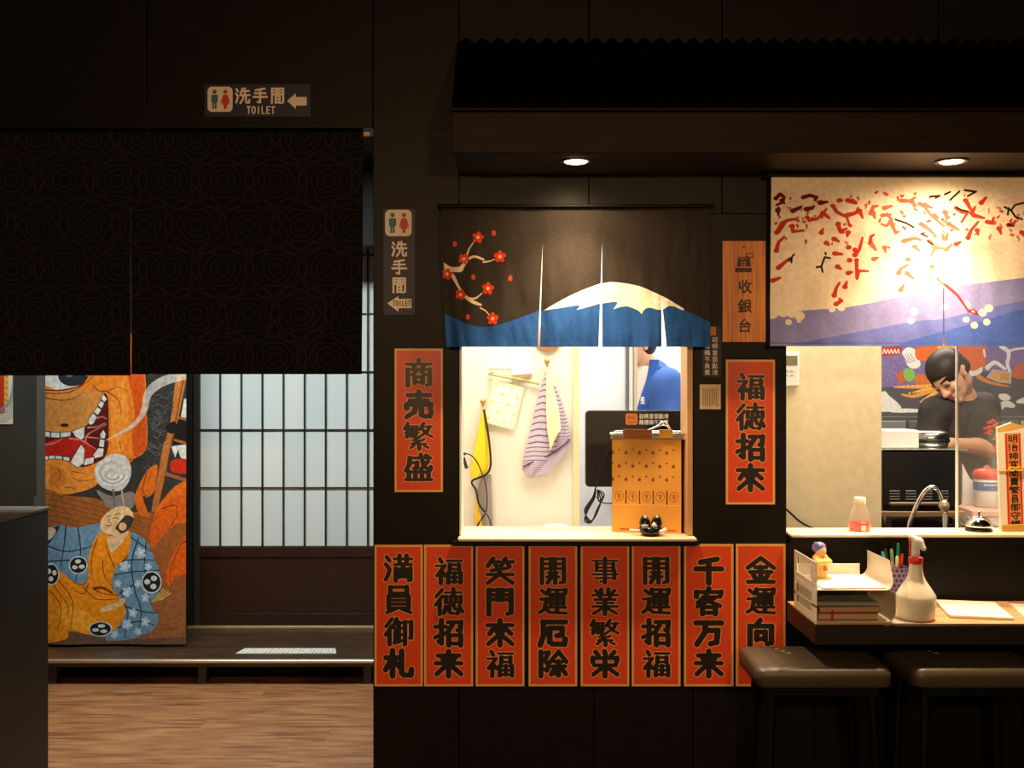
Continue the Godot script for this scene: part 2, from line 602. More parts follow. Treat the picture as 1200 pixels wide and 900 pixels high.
# ------------------------------------------------------------------ characters: strokes in a 100 x 100 box, or other characters set in a box
const K := {
	"口": [[15,15,15,92],[15,15,85,15,85,92],[15,86,85,86]],
	"日": [[18,6,18,96],[18,6,82,6,82,96],[18,49,82,49],[18,92,82,92]],
	"月": [[22,4,20,70,4,98],[22,4,88,4,88,92,70,96],[22,32,88,32],[22,60,88,60]],
	"貝": [[14,2,14,72],[14,2,86,2,86,72],[14,25,86,25],[14,48,86,48],[14,71,86,71],[40,76,8,98],[60,76,94,98]],
	"罒": [[6,10,6,92],[6,10,94,10,94,92],[36,10,36,86],[64,10,64,86],[6,88,94,88]],
	"示": [[42,3,58,15],[10,30,80,30,20,68],[50,52,50,98],[60,52,84,68]],
	"畐": [[5,8,95,8],[22,24,22,44],[22,24,78,24,78,44],[22,42,78,42],[12,58,12,96],[12,58,88,58,88,96],[50,58,50,92],[12,75,88,75],[12,93,88,93]],
	"水": [[18,8,50,22],[8,36,42,50],[10,94,30,80,50,58]],
	"艹": [[0,50,100,50],[30,5,30,95],[70,5,70,95]],
	"両": [[0,8,100,8],[8,30,8,98],[8,30,92,30,92,92,80,98],[50,8,50,74],[28,46,28,76,72,76],[72,46,72,76]],
	"彳": [[74,2,15,30],[78,28,10,62],[50,48,50,98]],
	"午止": [[30,2,5,25],[20,16,95,16],[0,38,100,38],[52,16,52,88],[52,62,92,62],[18,52,18,92],[0,94,100,84]],
	"卩": [[10,10,85,10,85,72,62,74],[10,10,10,98]],
	"木": [[5,28,95,28],[50,2,50,98],[46,32,5,74],[58,40,92,62]],
	"乚": [[15,4,15,86,32,95,88,95,92,74]],
	"十目心": [[5,13,95,13],[50,0,50,26],[10,30,10,52],[10,30,90,30,90,52],[36,30,36,50],[63,30,63,50],[10,52,90,52],[8,70,0,94],[28,66,28,88,42,96,72,96,80,80],[50,62,60,76],[82,66,98,88]],
	"扌": [[5,26,92,26],[55,2,55,90,32,84],[5,68,95,50]],
	"召": [[8,8,90,8,84,42,68,40],[44,10,8,48],[15,60,15,98],[15,60,88,60,88,98],[15,92,88,92]],
	"竹": [[25,5,6,90],[14,42,48,42],[30,50,38,95],[70,5,54,85],[62,42,98,42],[76,50,84,95]],
	"夭": [[78,8,18,22],[3,46,97,46],[50,18,46,46,6,97],[54,50,96,97]],
	"門": [[10,4,10,98],[10,4,43,4,43,42],[10,23,43,23],[10,41,43,41],[57,4,57,42],[57,4,90,4,90,92,76,98],[57,23,90,23],[57,41,90,41]],
	"开": [[14,12,86,12],[4,48,96,48],[34,12,32,60,10,98],[68,12,68,98]],
	"辶": [[10,6,26,20],[4,40,27,40,21,74],[2,92,22,78,40,92,98,95]],
	"軍": [[4,20,4,4,96,4,94,20],[8,24,92,24],[16,38,16,68],[16,38,84,38,84,68],[16,53,84,53],[16,68,84,68],[2,84,98,84],[50,14,50,98]],
	"阝": [[15,4,15,98],[15,6,82,6,50,36,84,58,68,76,45,72]],
	"余": [[55,2,5,42],[52,4,98,42],[28,42,75,42],[10,60,94,60],[52,42,52,95,36,90],[28,70,10,92],[74,70,94,90]],
	"毎": [[20,4,0,40],[16,22,94,22],[24,40,14,96],[24,40,84,40,76,98,58,98],[0,68,100,68],[52,42,46,92]],
	"攵": [[36,2,8,44],[24,26,98,26],[78,26,62,62,4,98],[24,40,56,76,98,98]],
	"糸": [[52,2,20,28,66,30],[74,18,14,58,84,56],[50,58,50,98],[26,70,8,90],[72,70,94,90]],
	"宀": [[50,0,50,30],[6,95,6,40,94,40,90,92]],
	"各": [[42,2,8,42],[36,14,78,14,6,62],[30,24,94,58],[26,64,26,98],[26,64,76,64,76,98],[26,93,76,93]],
	"成": [[12,20,96,20],[16,20,14,62,2,98],[18,50,44,50,42,82,30,86],[58,2,70,74,92,96,96,78],[86,40,58,90],[76,2,86,10]],
	"皿": [[14,8,14,84],[14,8,86,8,86,84],[38,8,38,84],[62,8,62,84],[2,90,98,90]],
	"金": [[50,2,4,40],[50,2,96,40],[30,38,70,38],[12,57,88,57],[50,38,50,92],[24,68,34,86],[76,68,64,86],[4,95,96,95]],
	"艮": [[10,6,10,94,42,84],[10,6,86,6,86,50],[10,28,86,28],[10,50,86,50],[34,52,96,98],[90,60,62,76]],
	"先": [[26,4,8,34],[18,20,90,20],[50,2,50,46],[2,46,98,46],[36,48,32,72,4,98],[62,48,62,88,72,96,94,94,96,76]],
	"吉": [[5,18,95,18],[50,2,50,42],[18,42,82,42],[20,60,20,98],[20,60,80,60,80,98],[20,94,80,94]],
	"巾": [[10,20,10,78],[10,20,88,20,88,74],[50,2,50,98]],
	"長": [[22,4,22,48],[22,4,85,4],[22,18,80,18],[22,33,80,33],[2,49,98,49],[22,52,22,94,46,82],[45,52,96,96],[90,60,65,72]],
	"黑": [[12,4,12,46],[12,4,88,4,88,46],[12,26,88,26],[12,46,88,46],[50,4,50,76],[8,62,92,62],[2,78,98,78],[12,86,4,98],[36,86,38,98],[62,86,64,98],[86,86,96,98]],
	"占": [[40,2,40,46],[40,22,92,22],[12,50,12,96],[12,50,86,50,86,96],[12,92,86,92]],
	"青": [[10,12,90,12],[16,26,84,26],[50,2,50,40],[4,40,96,40],[22,54,22,98],[22,54,80,54,80,92,68,96],[22,68,80,68],[22,81,80,81]],
	"离": [[50,0,50,12],[6,14,94,14],[32,22,66,44],[66,22,32,44],[18,22,18,50,82,50,82,22],[8,98,8,60,92,60,92,96],[48,52,30,84,68,82]],
	"隹": [[30,2,6,40],[24,20,24,98],[58,2,66,14],[24,20,96,20],[60,20,60,94],[26,44,92,44],[26,68,92,68],[26,94,98,94]],
	"匱": [[98,6,10,6,10,96,98,96],[26,16,88,16,88,28,26,28,26,16],[57,10,57,34],[18,37,98,37],[34,46,34,78],[34,46,82,46,82,78],[34,57,82,57],[34,67,82,67],[34,78,82,78]],
	"旡": [[10,10,88,10],[40,10,30,46],[8,48,95,48],[60,12,58,48,6,98],[64,52,64,90,94,94,96,78]],
	"申": [[12,20,12,78],[12,20,88,20,88,78],[12,48,88,48],[12,76,88,76],[50,0,50,100]],
	"呂": [[24,6,24,44],[24,6,76,6,76,44],[24,42,76,42],[50,44,42,58],[14,60,14,98],[14,60,86,60,86,98],[14,94,86,94]],
	"寸": [[4,30,96,30],[68,4,68,94,46,88],[24,48,42,72]],
	"言": [[40,0,56,10],[4,20,96,20],[18,36,82,36],[18,52,82,52],[18,68,18,98],[18,68,82,68,82,98],[18,95,82,95]],
	"又": [[8,10,88,10,60,60,4,98],[16,24,50,70,98,98]],
	"満": [["水",0,0,34,100],["艹",34,2,64,26],["両",34,32,64,68]],
	"員": [[20,2,20,27],[20,2,80,2,80,27],[20,25,80,25],["貝",0,36,100,64]],
	"御": [["彳",0,0,34,100],["午止",32,0,36,100],["卩",70,4,30,96]],
	"札": [["木",0,0,56,100],["乚",54,0,46,100]],
	"福": [["示",0,0,44,100],["畐",42,2,58,98]],
	"徳": [["彳",0,0,36,100],["十目心",34,0,66,100]],
	"招": [["扌",0,0,44,100],["召",42,0,58,100]],
	"来": [[12,18,88,18],[28,27,37,41],[74,25,62,41],[4,48,96,48],[50,2,50,98],[44,54,8,90],[56,54,94,90]],
	"來": [[4,20,96,20],[50,2,50,98],[30,26,12,54],[32,36,44,54],[70,26,56,54],[72,36,90,54],[44,60,8,94],[56,60,94,94]],
	"笑": [["竹",0,0,100,34],["夭",0,34,100,66]],
	"開": [["門",0,0,100,100],["开",26,52,48,46]],
	"間": [["門",0,0,100,100],["日",28,50,44,48]],
	"運": [["辶",0,0,100,100],["軍",32,0,66,86]],
	"厄": [[12,8,96,8],[16,8,16,60,4,98],[38,32,84,32,82,60,64,62],[38,32,38,86,50,95,92,95,95,76]],
	"除": [["阝",0,0,42,100],["余",38,0,62,100]],
	"事": [[4,11,96,11],[20,23,20,40],[20,23,80,23,80,40],[20,38,80,38],[14,51,84,51,84,80],[2,65,98,65],[14,79,84,79],[50,2,50,96,34,92]],
	"業": [[36,2,36,20],[62,2,62,20],[16,6,26,18],[84,6,74,18],[4,24,96,24],[30,28,36,38],[70,28,64,38],[12,42,88,42],[20,55,80,55],[4,69,96,69],[50,42,50,98],[44,74,8,97],[56,74,92,97]],
	"繁": [["毎",0,0,50,54],["攵",50,0,50,54],["糸",14,54,76,46]],
	"栄": [[16,4,26,18],[48,2,52,16],[84,4,72,18],[6,42,6,28,94,28,92,42],[10,56,90,56],[50,38,50,98],[44,62,8,92],[56,62,94,92]],
	"千": [[80,6,20,18],[4,44,96,44],[50,14,50,98]],
	"客": [["宀",0,0,100,32],["各",4,22,92,78]],
	"万": [[4,12,96,12],[40,12,36,50,8,96],[38,42,82,42,78,88,56,94]],
	"向": [[48,2,36,18],[12,25,12,98],[12,25,88,25,88,90,72,96],[36,48,36,78],[36,48,66,48,66,78],[36,75,66,75]],
	"商": [[50,0,50,12],[4,16,96,16],[30,21,37,32],[70,21,63,32],[10,37,10,98],[10,37,90,37,90,92,78,98],[41,43,27,57],[58,43,74,57],[36,66,36,88],[36,66,64,66,64,88],[36,85,64,85]],
	"売": [[10,14,90,14],[50,2,50,36],[18,35,82,35],[6,64,6,50,94,50,92,64],[38,62,35,78,6,98],[60,62,60,90,72,96,92,94,95,78]],
	"盛": [["成",2,0,96,62],["皿",0,64,100,36]],
	"收": [[12,14,12,66,36,58],[36,2,36,98],["攵",44,0,56,100]],
	"銀": [["金",0,0,50,100],["艮",50,2,50,98]],
	"台": [[48,2,14,42,86,38],[66,22,92,48],[18,58,18,98],[18,58,82,58,82,98],[18,93,82,93]],
	"洗": [["水",0,0,32,100],["先",30,0,70,100]],
	"手": [[82,4,18,14],[12,34,88,34],[2,58,98,58],[50,12,50,94,32,90]],
	"結": [["糸",0,0,46,100],["吉",46,0,54,100]],
	"帳": [["巾",0,0,40,100],["長",40,0,60,100]],
	"當": [[50,0,50,16],[22,4,32,16],[78,4,68,16],[8,34,8,21,92,21,90,34],[32,31,32,50],[32,31,68,31,68,50],[32,48,68,48],[18,58,18,98],[18,58,82,58,82,98],[50,58,50,96],[18,77,82,77],[18,96,82,96]],
	"面": [[4,6,96,6],[46,8,36,24],[10,26,10,96],[10,26,90,26,90,96],[10,94,90,94],[36,28,36,92],[64,28,64,92],[36,50,64,50],[36,71,64,71]],
	"點": [["黑",0,0,54,100],["占",54,0,46,100]],
	"清": [["水",0,0,32,100],["青",30,0,70,100]],
	"離": [["离",0,0,50,100],["隹",50,0,50,100]],
	"櫃": [["木",0,0,38,100],["匱",36,0,64,100]],
	"概": [["木",0,0,34,100],["艮",34,0,32,100],["旡",64,0,36,100]],
	"不": [[4,10,96,10],[56,12,6,62],[50,36,50,98],[60,44,94,70]],
	"負": [[40,0,10,26],[34,10,72,10,58,26],["貝",4,26,92,74]],
	"責": [[10,8,90,8],[18,21,82,21],[50,0,50,34],[2,34,98,34],["貝",4,40,92,60]],
	"明": [["日",0,8,42,76],["月",46,0,54,100]],
	"治": [["水",0,0,34,100],["台",34,0,66,100]],
	"神": [["示",0,0,44,100],["申",44,0,56,100]],
	"宮": [["宀",0,0,100,32],["呂",8,28,84,72]],
	"賣": [[14,8,86,8],[50,0,50,22],[24,22,76,22],["罒",10,28,80,18],["貝",8,50,84,50]],
	"昌": [["日",14,0,72,48],["日",4,50,92,50]],
	"守": [["宀",0,0,100,34],["寸",2,30,96,70]],
	"護": [["言",0,0,36,100],["艹",38,0,60,18],["隹",38,16,60,52],["又",40,66,56,34]],
	"T": [[50,5,50,97],[8,5,92,5]], "O": [[50,4,22,12,12,35,12,66,22,88,50,97,78,88,88,66,88,35,78,12,50,4]], "I": [[50,4,50,97]], "L": [[20,4,20,96,84,96]], "E": [[84,5,20,5,20,96,84,96],[20,50,76,50]],
}

func glyph(pad, ch, x, y, w, h, width, col, slim = 1.0, extra = 0.0):
	for s in K[ch]:
		if s[0] is String:
			glyph(pad, s[0], x + w * s[1] / 100.0, y + h * s[2] / 100.0, w * s[3] / 100.0, h * s[4] / 100.0, width, col, slim, extra)
		else:
			var p = []
			for i in range(0, s.size(), 2): p.append(Vector2(x + w * s[i] / 100.0, y + h * s[i + 1] / 100.0))
			if slim >= 1.0:
				pad.path(p, width, col)
			else:
				# brush lettering: level strokes are slimmer than upright ones
				for i in p.size() - 1:
					var v = (p[i + 1] - p[i]).normalized()
					pad.path([p[i], p[i + 1]], width * lerpf(slim, 1.0, v.y * v.y) + extra, col)

func stroke_count(ch):
	var n = 0
	for s in K[ch]:
		n += stroke_count(s[0]) if s[0] is String else 1
	return n

func words(pad, text, x, y, w, h, step, width, col):
	for i in text.length():
		glyph(pad, text[i], x + step.x * i, y + step.y * i, w, h, width, col)

# ------------------------------------------------------------------ the room
func slab(parent, called, m, x0, x1, y0, y1, d0, d1, b = 0.0):
	var st = S()
	var c = Vector3((x0 + x1) / 2, (y0 + y1) / 2, -(d0 + d1) / 2)
	box(st, Vector3.ZERO, Vector3(absf(x1 - x0), absf(y1 - y0), absf(d1 - d0)), b)
	return obj(called, st, m, parent, c)

func wall_block(called, m, x0, x1, y0, y1, d0, d1):
	var o = slab(self, called, m, x0, x1, y0, y1, d0, d1)
	o.set_meta("kind", "structure")
	return o

func structure():
	# floor: boards that run across, laid in rows; the visible rows lie in the passage
	var fl = struct("floor")
	slab(fl, "subfloor", M.black, -3.1, 4.1, -0.10, -0.012, -2.0, 6.4)
	var row = 0
	var d = 2.6
	var shared = {}
	while d < 4.98:
		var x = -2.95 + [0.0, -0.55, -0.25, -0.75, -0.4][row % 5]
		while x < -0.45:
			var x1 = minf(x + 1.1, -0.44)
			var x0 = maxf(x, -2.99)
			if x1 - x0 > 0.08:
				var st = S()
				box(st, Vector3.ZERO, Vector3(x1 - x0 - 0.0006, 0.012, 0.1494), 0.0004)
				obj("plank", st, M.floor_wood[(row * 3 + int(x * 7.0 + 40)) % 4], fl, Vector3((x0 + x1) / 2, -0.006 + 0.0002 * (row % 2), -(d + 0.075)))
			x += 1.1
		row += 1
		d += 0.15
	var dull = flat(Color8(30, 23, 18), 0.5)
	slab(fl, "hall_floor", dull, -3.1, 4.1, -0.012, -0.001, -2.0, 2.6)
	slab(fl, "hall_floor", dull, -0.44, 4.1, -0.012, -0.001, 2.6, 6.4)
	slab(fl, "hall_floor", dull, -3.1, -0.44, -0.012, -0.001, 5.0, 6.4)
	# ceilings and the shell
	var hall = flat(Color8(20, 17, 15), 0.7)
	var dark_ceiling = flat(Color8(14, 13, 12), 0.8)
	wall_block("ceiling", dark_ceiling, -3.1, 4.1, 2.9, 3.0, -2.0, 3.34)
	var white_ceiling = flat(Color8(226, 222, 212), 0.8)
	wall_block("ceiling_passage", dark_ceiling, -3.1, -0.40, 2.5, 2.6, 3.34, 6.4)
	wall_block("ceiling_kitchen", white_ceiling, -0.40, 4.1, 2.5, 2.6, 3.34, 6.4)
	wall_block("wall_hall_left", hall, -3.1, -3.0, 0, 2.9, -2.0, 6.3)
	wall_block("wall_hall_right", hall, 4.0, 4.1, 0, 2.9, -2.0, 6.3)
	wall_block("wall_hall_back", hall, -3.1, 4.1, 0, 2.9, -2.1, -2.0)
	wall_block("wall_passage_right", M.panel, -0.44, -0.40, 0, 2.5, 3.345, 5.7)
	wall_block("wall_cashier_left", M.white_wall, -0.40, -0.36, 0, 2.5, 3.345, 5.7)
	wall_block("wall_passage_back", M.black, -3.0, -0.44, 0, 2.5, 5.63, 5.7)
	wall_block("wall_passage_left", flat(Color8(50, 49, 45), 0.6), -3.0, gx(43, 4.3), 0, 2.5, 4.3, 4.38)
	var cream = flat(Color8(232, 214, 172), 0.6)
	wall_block("wall_cashier_back", cream, -0.36, 0.96, 0, 2.5, 5.6, 5.7)
	wall_block("wall_cashier_right", M.white_wall, 0.96, 1.0, 0, 2.5, 3.9, 6.3)
	wall_block("wall_cashier_pier", M.white_wall, 0.845, 0.885, 0, 2.5, 3.345, 3.899)
	wall_block("wall_kitchen_back", flat(Color8(120, 118, 112), 0.5), 0.93, 4.0, 0, 2.5, 6.2, 6.3)
	# dark panelled front wall with three openings
	var wf = struct("wall_front")
	var W0 = WALL
	var W1 = WALL + 0.10
	var lintel = gy(150, WALL)
	var head = 1.97
	var g = 0.0011
	for p in [
		[-3.0, -1.95, 0.0, 2.9],
		[-1.95, gx(172, WALL), lintel, 2.9], [gx(172, WALL), gx(437, WALL), lintel, 2.9],
		[gx(437, WALL), gx(538, WALL), 0.0, 2.9],
		[gx(538, WALL), gx(690, WALL), head, 2.09], [gx(690, WALL), gx(846, WALL), head, 2.09], [gx(846, WALL), gx(1100, WALL), head, 2.09], [gx(1100, WALL), 4.0, head, 2.09],
		[gx(538, WALL), gx(690, WALL), 2.09, 2.9], [gx(690, WALL), gx(846, WALL), 2.09, 2.9], [gx(846, WALL), gx(1100, WALL), 2.09, 2.9], [gx(1100, WALL), 4.0, 2.09, 2.9],
		[gx(812, WALL), gx(922, WALL), 0.93, head],
		[gx(538, WALL), gx(696, WALL), 0.0, 0.922], [gx(696, WALL), gx(812, WALL), 0.0, 0.922], [gx(812, WALL), gx(954, WALL), 0.0, 0.93],
		[gx(954, WALL), 2.0, 0.0, 0.93], [2.0, 4.0, 0.0, head],
	]:
		slab(wf, "panel", M.panel, p[0] + g, p[1] - g, p[2], p[3] - g, W0, W1, 0.0012)
	# backing behind the seams
	slab(wf, "backing", M.black, -0.43, -0.17, 0.0, 2.9, W1 + 0.0005, W1 + 0.004)
	# window frames and ledges
	var tan_wood = flat(Color8(196, 150, 98), 0.5)
	var w1 = struct("window_1")
	slab(w1, "window_frame", tan_wood, gx(805, WALL), gx(812, WALL) - 0.001, 0.952, head - 0.002, WALL - 0.004, WALL + 0.125, 0.002)
	slab(w1, "window_frame", M.white_wall, gx(538, WALL) + 0.001, gx(541, WALL), 0.952, head - 0.002, WALL - 0.002, WALL + 0.125, 0.001)
	slab(w1, "window_sill", M.sill, gx(537, WALL), gx(814, WALL), 0.938, 0.95, 3.195, 3.46, 0.004)
	slab(w1, "sill_trim", M.panel, gx(530, WALL), gx(818, WALL), 0.9225, 0.9375, 3.215, 3.238, 0.002)
	var w2 = struct("window_2")
	slab(w2, "window_sill", M.sill, gx(923, WALL), 2.0, 0.950, 0.962, 3.20, 3.335, 0.004)
	slab(w2, "sill_trim", M.panel, gx(923, WALL), 2.0, 0.9305, 0.9495, 3.215, 3.30, 0.002)
	# glass of the kitchen window: one fixed pane with a bright polished edge
	var st = S()
	box(st, Vector3.ZERO, Vector3(2.0 - gx(1121, 3.29), head - 0.964, 0.006), 0.0)
	var gm = flat(Color(0.95, 0.97, 1.0, 0.07), 0.03)
	gm.transparency = BaseMaterial3D.TRANSPARENCY_ALPHA
	obj("pane", st, gm, w2, Vector3((2.0 + gx(1121, 3.29)) / 2, (head + 0.963) / 2, -3.29))
	slab(w2, "pane_edge", flat(Color8(246, 246, 244), 0.25), gx(1120.2, 3.29), gx(1122.2, 3.29), 0.963, head - 0.002, 3.285, 3.295)
	# eave over the windows: fascia, soffit and a strip of tiled roof
	var ev = struct("trim_1")
	var x0 = -0.172
	var x1 = 3.6
	slab(ev, "fascia", M.beam, x0, x1, 2.09, 2.206, 2.92, 2.944, 0.002)
	slab(ev, "soffit", M.beam, x0 + 0.002, x1, 2.0905, 2.104, 2.9445, 3.2385, 0.001)
	slab(ev, "fascia_cap", M.beam, x0 - 0.003, x1, 2.2065, 2.214, 2.905, 2.96, 0.002)
	var rise = Vector3(0, 0.276, -0.30)
	var foot = Vector3(0, 2.2225, -2.93)
	T = Transform3D(Basis(Vector3.RIGHT, atan2(0.276, 0.30)), Vector3.ZERO)
	var length = rise.length()
	st = S()
	box(st, Vector3(0, 0.006, -length / 2), Vector3(x1 - x0, 0.01, length), 0.0)
	T = Transform3D()
	obj("roof_deck", st, M.roof, ev, foot + Vector3((x0 + x1) / 2, -0.002, 0))
	# one roll tile, shared by every column of the roof
	st = S()
	var nseg = 4
	for i in nseg:
		var za = -length * i / nseg
		var zb = -length * (i + 1) / nseg
		var ra = 0.019
		var rb = 0.0165
		st.set_smooth_group(1)
		for k in 8:
			var a0 = PI * k / 8.0
			var a1 = PI * (k + 1) / 8.0
			T = Transform3D(Basis(Vector3.RIGHT, atan2(0.276, 0.30)), Vector3.ZERO)
			quad_from(st, Vector3(ra * cos(a0), ra * sin(a0), za), Vector3(ra * cos(a1), ra * sin(a1), za), Vector3(rb * cos(a1), rb * sin(a1), zb), Vector3(rb * cos(a0), rb * sin(a0), zb), Vector3(0, -0.01, (za + zb) / 2))
		for k in 8:
			st.set_smooth_group(-1)
			var a0 = PI * k / 8.0
			var a1 = PI * (k + 1) / 8.0
			tri_from(st, Vector3(0, 0, za), Vector3(ra * cos(a0), ra * sin(a0), za), Vector3(ra * cos(a1), ra * sin(a1), za), Vector3(0, 0, zb))
	T = Transform3D()
	st.generate_normals()
	var tile = st.commit()
	tile.surface_set_material(0, M.roof)
	var x = x0 + 0.028
	while x < 1.75:
		place("roof_tile", tile, ev, foot + Vector3(x, 0.007, 0))
		x += 0.051

# ------------------------------------------------------------------ the passage behind the black curtain
func passage():
	# raised step
	var t = thing("step_platform", "low dark wooden step with a pale metal nosing in front of the paper screen", "step", Vector3(-1.72, 0, -5.23))
	var X = func(a): return a + 1.72
	var st = S()
	cuboid(st, X.call(-2.99), X.call(-0.445), 0.085, 0.12, -0.395, 0.365, 0.003)
	obj("top_board", st, M.step_wood, t)
	st = S()
	cuboid(st, X.call(-2.99), X.call(-0.445), 0.108, 0.124, 0.362, 0.386, 0.003)
	obj("nosing", st, flat(Color8(206, 190, 158), 0.35, 0.7), t)
	st = S()
	cuboid(st, X.call(-2.99), X.call(-0.445), 0.0005, 0.084, 0.16, 0.18)
	obj("riser", st, M.black, t)
	for px in [60, 236, 430]:
		st = S()
		cuboid(st, X.call(gx(px - 5, 4.87)), X.call(gx(px + 5, 4.87)), 0.0005, 0.084, 0.30, 0.35, 0.002)
		obj("leg", st, flat(Color8(46, 42, 38), 0.5), t)
	st = S()
	cuboid(st, X.call(gx(219, 5.48)), X.call(-0.445), 0.1205, 0.135, -0.265, -0.245, 0.002)
	obj("threshold", st, flat(Color8(206, 180, 130), 0.35, 0.6), t)
	# anti-slip strip on the step
	var s = thing("anti_slip_strip", "white ribbed anti-slip strip lying on the dark wooden step", "strip", Vector3((gx(278, 5.0) + gx(395, 5.0)) / 2, 0.1203, -5.02))
	var w = gx(395, 5.0) - gx(278, 5.0)
	st = S()
	prism(st, [-w / 2, -0.045, w / 2 , -0.045, w / 2 - 0.02, 0.05, -w / 2 + 0.02, 0.05], 0.0, 0.002)
	var o = obj("base", st, flat(Color8(226, 224, 214), 0.6), s)
	o.rotation.x = -PI / 2
	var rib = S()
	box(rib, Vector3.ZERO, Vector3(0.010, 0.004, 0.07), 0.001)
	rib.generate_normals()
	var rm = rib.commit()
	rm.surface_set_material(0, flat(Color8(236, 234, 226), 0.6))
	for i in 25:
		place("rib", rm, s, Vector3(-w / 2 + 0.03 + (w - 0.06) * i / 24.0, 0.0042, 0.0))
	# paper screen with a dark lattice
	var d = 5.5
	var sh = thing("shoji_screen", "tall paper screen with a dark wooden lattice and brown kick board", "screen", Vector3(0, 0.137, -d))
	var lat = flat(Color8(22, 20, 18), 0.5)
	var Y = func(py): return gy(py, d) - 0.137
	var x_left = gx(219, d)
	var x_right = -0.446
	var cols = [234.5]
	for i in 11: cols.append(258.0 + 24.7 * i)
	cols[cols.size() - 1] = 600 - 0.49 / d * 1200
	var rows = [230.0, 299.5, 367.5, 435.5, 503.5, 571.5, 640.0]
	var m1 = func(called, xa, xb, ya, yb, za, zb, m, bev = 0.001):
		var q = S()
		cuboid(q, xa, xb, ya, yb, za, zb, bev)
		return obj(called, q, m, sh)
	var y_top = Y.call(222)
	m1.call("stile", x_left, gx(227, d), 0.0, y_top, -0.012, 0.022, lat)
	m1.call("stile", gx(227.6, d), gx(234.5, d), 0.0, y_top, -0.014, 0.012, flat(Color8(44, 40, 36), 0.5))
	m1.call("stile", gx(cols[cols.size() - 1], d), x_right, 0.0, y_top, -0.014, 0.012, lat)
	var xa = gx(234.6, d)
	var xb = gx(cols[cols.size() - 1], d) - 0.0005
	m1.call("rail", xa, xb, Y.call(231), y_top, -0.014, 0.012, lat)
	m1.call("rail", xa, xb, Y.call(652), Y.call(640.6), -0.014, 0.012, M.dark_wood)
	m1.call("rail", xa, xb, 0.0, Y.call(718), -0.014, 0.012, M.dark_wood)
	m1.call("kick_board", xa, xb, Y.call(717.8), Y.call(652.2), -0.012, 0.0, M.dark_wood)
	var papers = [flat(Color8(214, 222, 222), 0.9), flat(Color8(208, 218, 218), 0.9), flat(Color8(218, 224, 222), 0.9)]
	for r in rows.size() - 1:
		for c in cols.size() - 1:
			m1.call("paper_pane", gx(cols[c], d), gx(cols[c + 1], d), Y.call(rows[r + 1]), Y.call(rows[r]), -0.012, -0.010, papers[(r * 2 + c * 5) % 3], 0.0)
	for c in range(1, cols.size() - 1):
		m1.call("muntin", gx(cols[c] - 0.95, d), gx(cols[c] + 0.95, d), Y.call(640.2), Y.call(231.2), -0.0095, 0.004, lat, 0.0008)
	for r in range(1, rows.size() - 1):
		m1.call("muntin", xa, xb, Y.call(rows[r] + 0.6), Y.call(rows[r] - 0.6), -0.0095, 0.002, lat, 0.0005)
	# beam that carries the long picture curtain
	wall_block("trim_2", M.black, -2.99, -0.445, 2.12, 2.5, 5.06, 5.14)
	# small poster on the grey wall
	var pd = 4.3
	var pw = gx(15, pd) - gx(-22, pd)
	var phh = gy(392, pd) - gy(497, pd)
	var pad = Pad.new(160, 440, Color8(214, 206, 184), -22, 392, 15, 497)
	pad.poly([-22, 392, 4, 392, 6, 484, -22, 490], Color8(190, 48, 28))
	pad.poly([5, 392, 10, 392, 10, 476, 5, 478], Color8(222, 172, 70))
	for i in 12: pad.line([6, 398 + i * 7, 9, 400 + i * 7], 0.8, Color8(120, 60, 20))
	for i in 9:
		curve(pad, [-20 + i * 3, 496, -12 + i * 4, 484, 2 + i * 2, 478, 15, 470 - i * 5], 0.8, Color8(110, 140, 150))
	var po = place("poster", printed_board(pw, phh, 0.001, pic(pad, 0.5), M.paper), self, Vector3((gx(15, pd) + gx(-22, pd)) / 2, (gy(392, pd) + gy(497, pd)) / 2, -pd + 0.0005))
	tag(po, "small red and gold poster on the dark grey passage wall", "poster")
	# low partition at the near left
	var lp = thing("low_partition", "dark low partition at the left edge with a slim top rail", "partition", Vector3(-1.51, 0, -2.5))
	st = S()
	cuboid(st, -0.11, 0.107, 0.0, 1.048, -0.6, 0.9, 0.003)
	obj("panel", st, flat(Color8(40, 39, 36), 0.5), lp)
	st = S()
	cuboid(st, -0.114, 0.111, 1.0485, 1.06, -0.603, 0.9, 0.003)
	obj("top_rail", st, flat(Color8(84, 78, 68), 0.4), lp)
	st = S()
	tube(st, [Vector3(0.075, 1.0605, -0.58), Vector3(0.075, 1.082, -0.58), Vector3(0.075, 1.09, -0.58)], [0.004, 0.003, 0.005], 8)
	obj("pin", st, M.steel, lp)

# ------------------------------------------------------------------ boards, stickers and strips on the front wall
func on_wall(called, px0, px1, py0, py1, pad, label, category, group = "", t = 0.002, edge = null, rough = 0.5):
	var w = gx(px1, WALL) - gx(px0, WALL)
	var h = gy(py0, WALL) - gy(py1, WALL)
	var o = place(called, printed_board(w, h, t, pic(pad, rough), edge if edge else M.paper), self, Vector3((gx(px0, WALL) + gx(px1, WALL)) / 2, (gy(py0, WALL) + gy(py1, WALL)) / 2, -WALL + 0.0003))
	return tag(o, label, category, group)

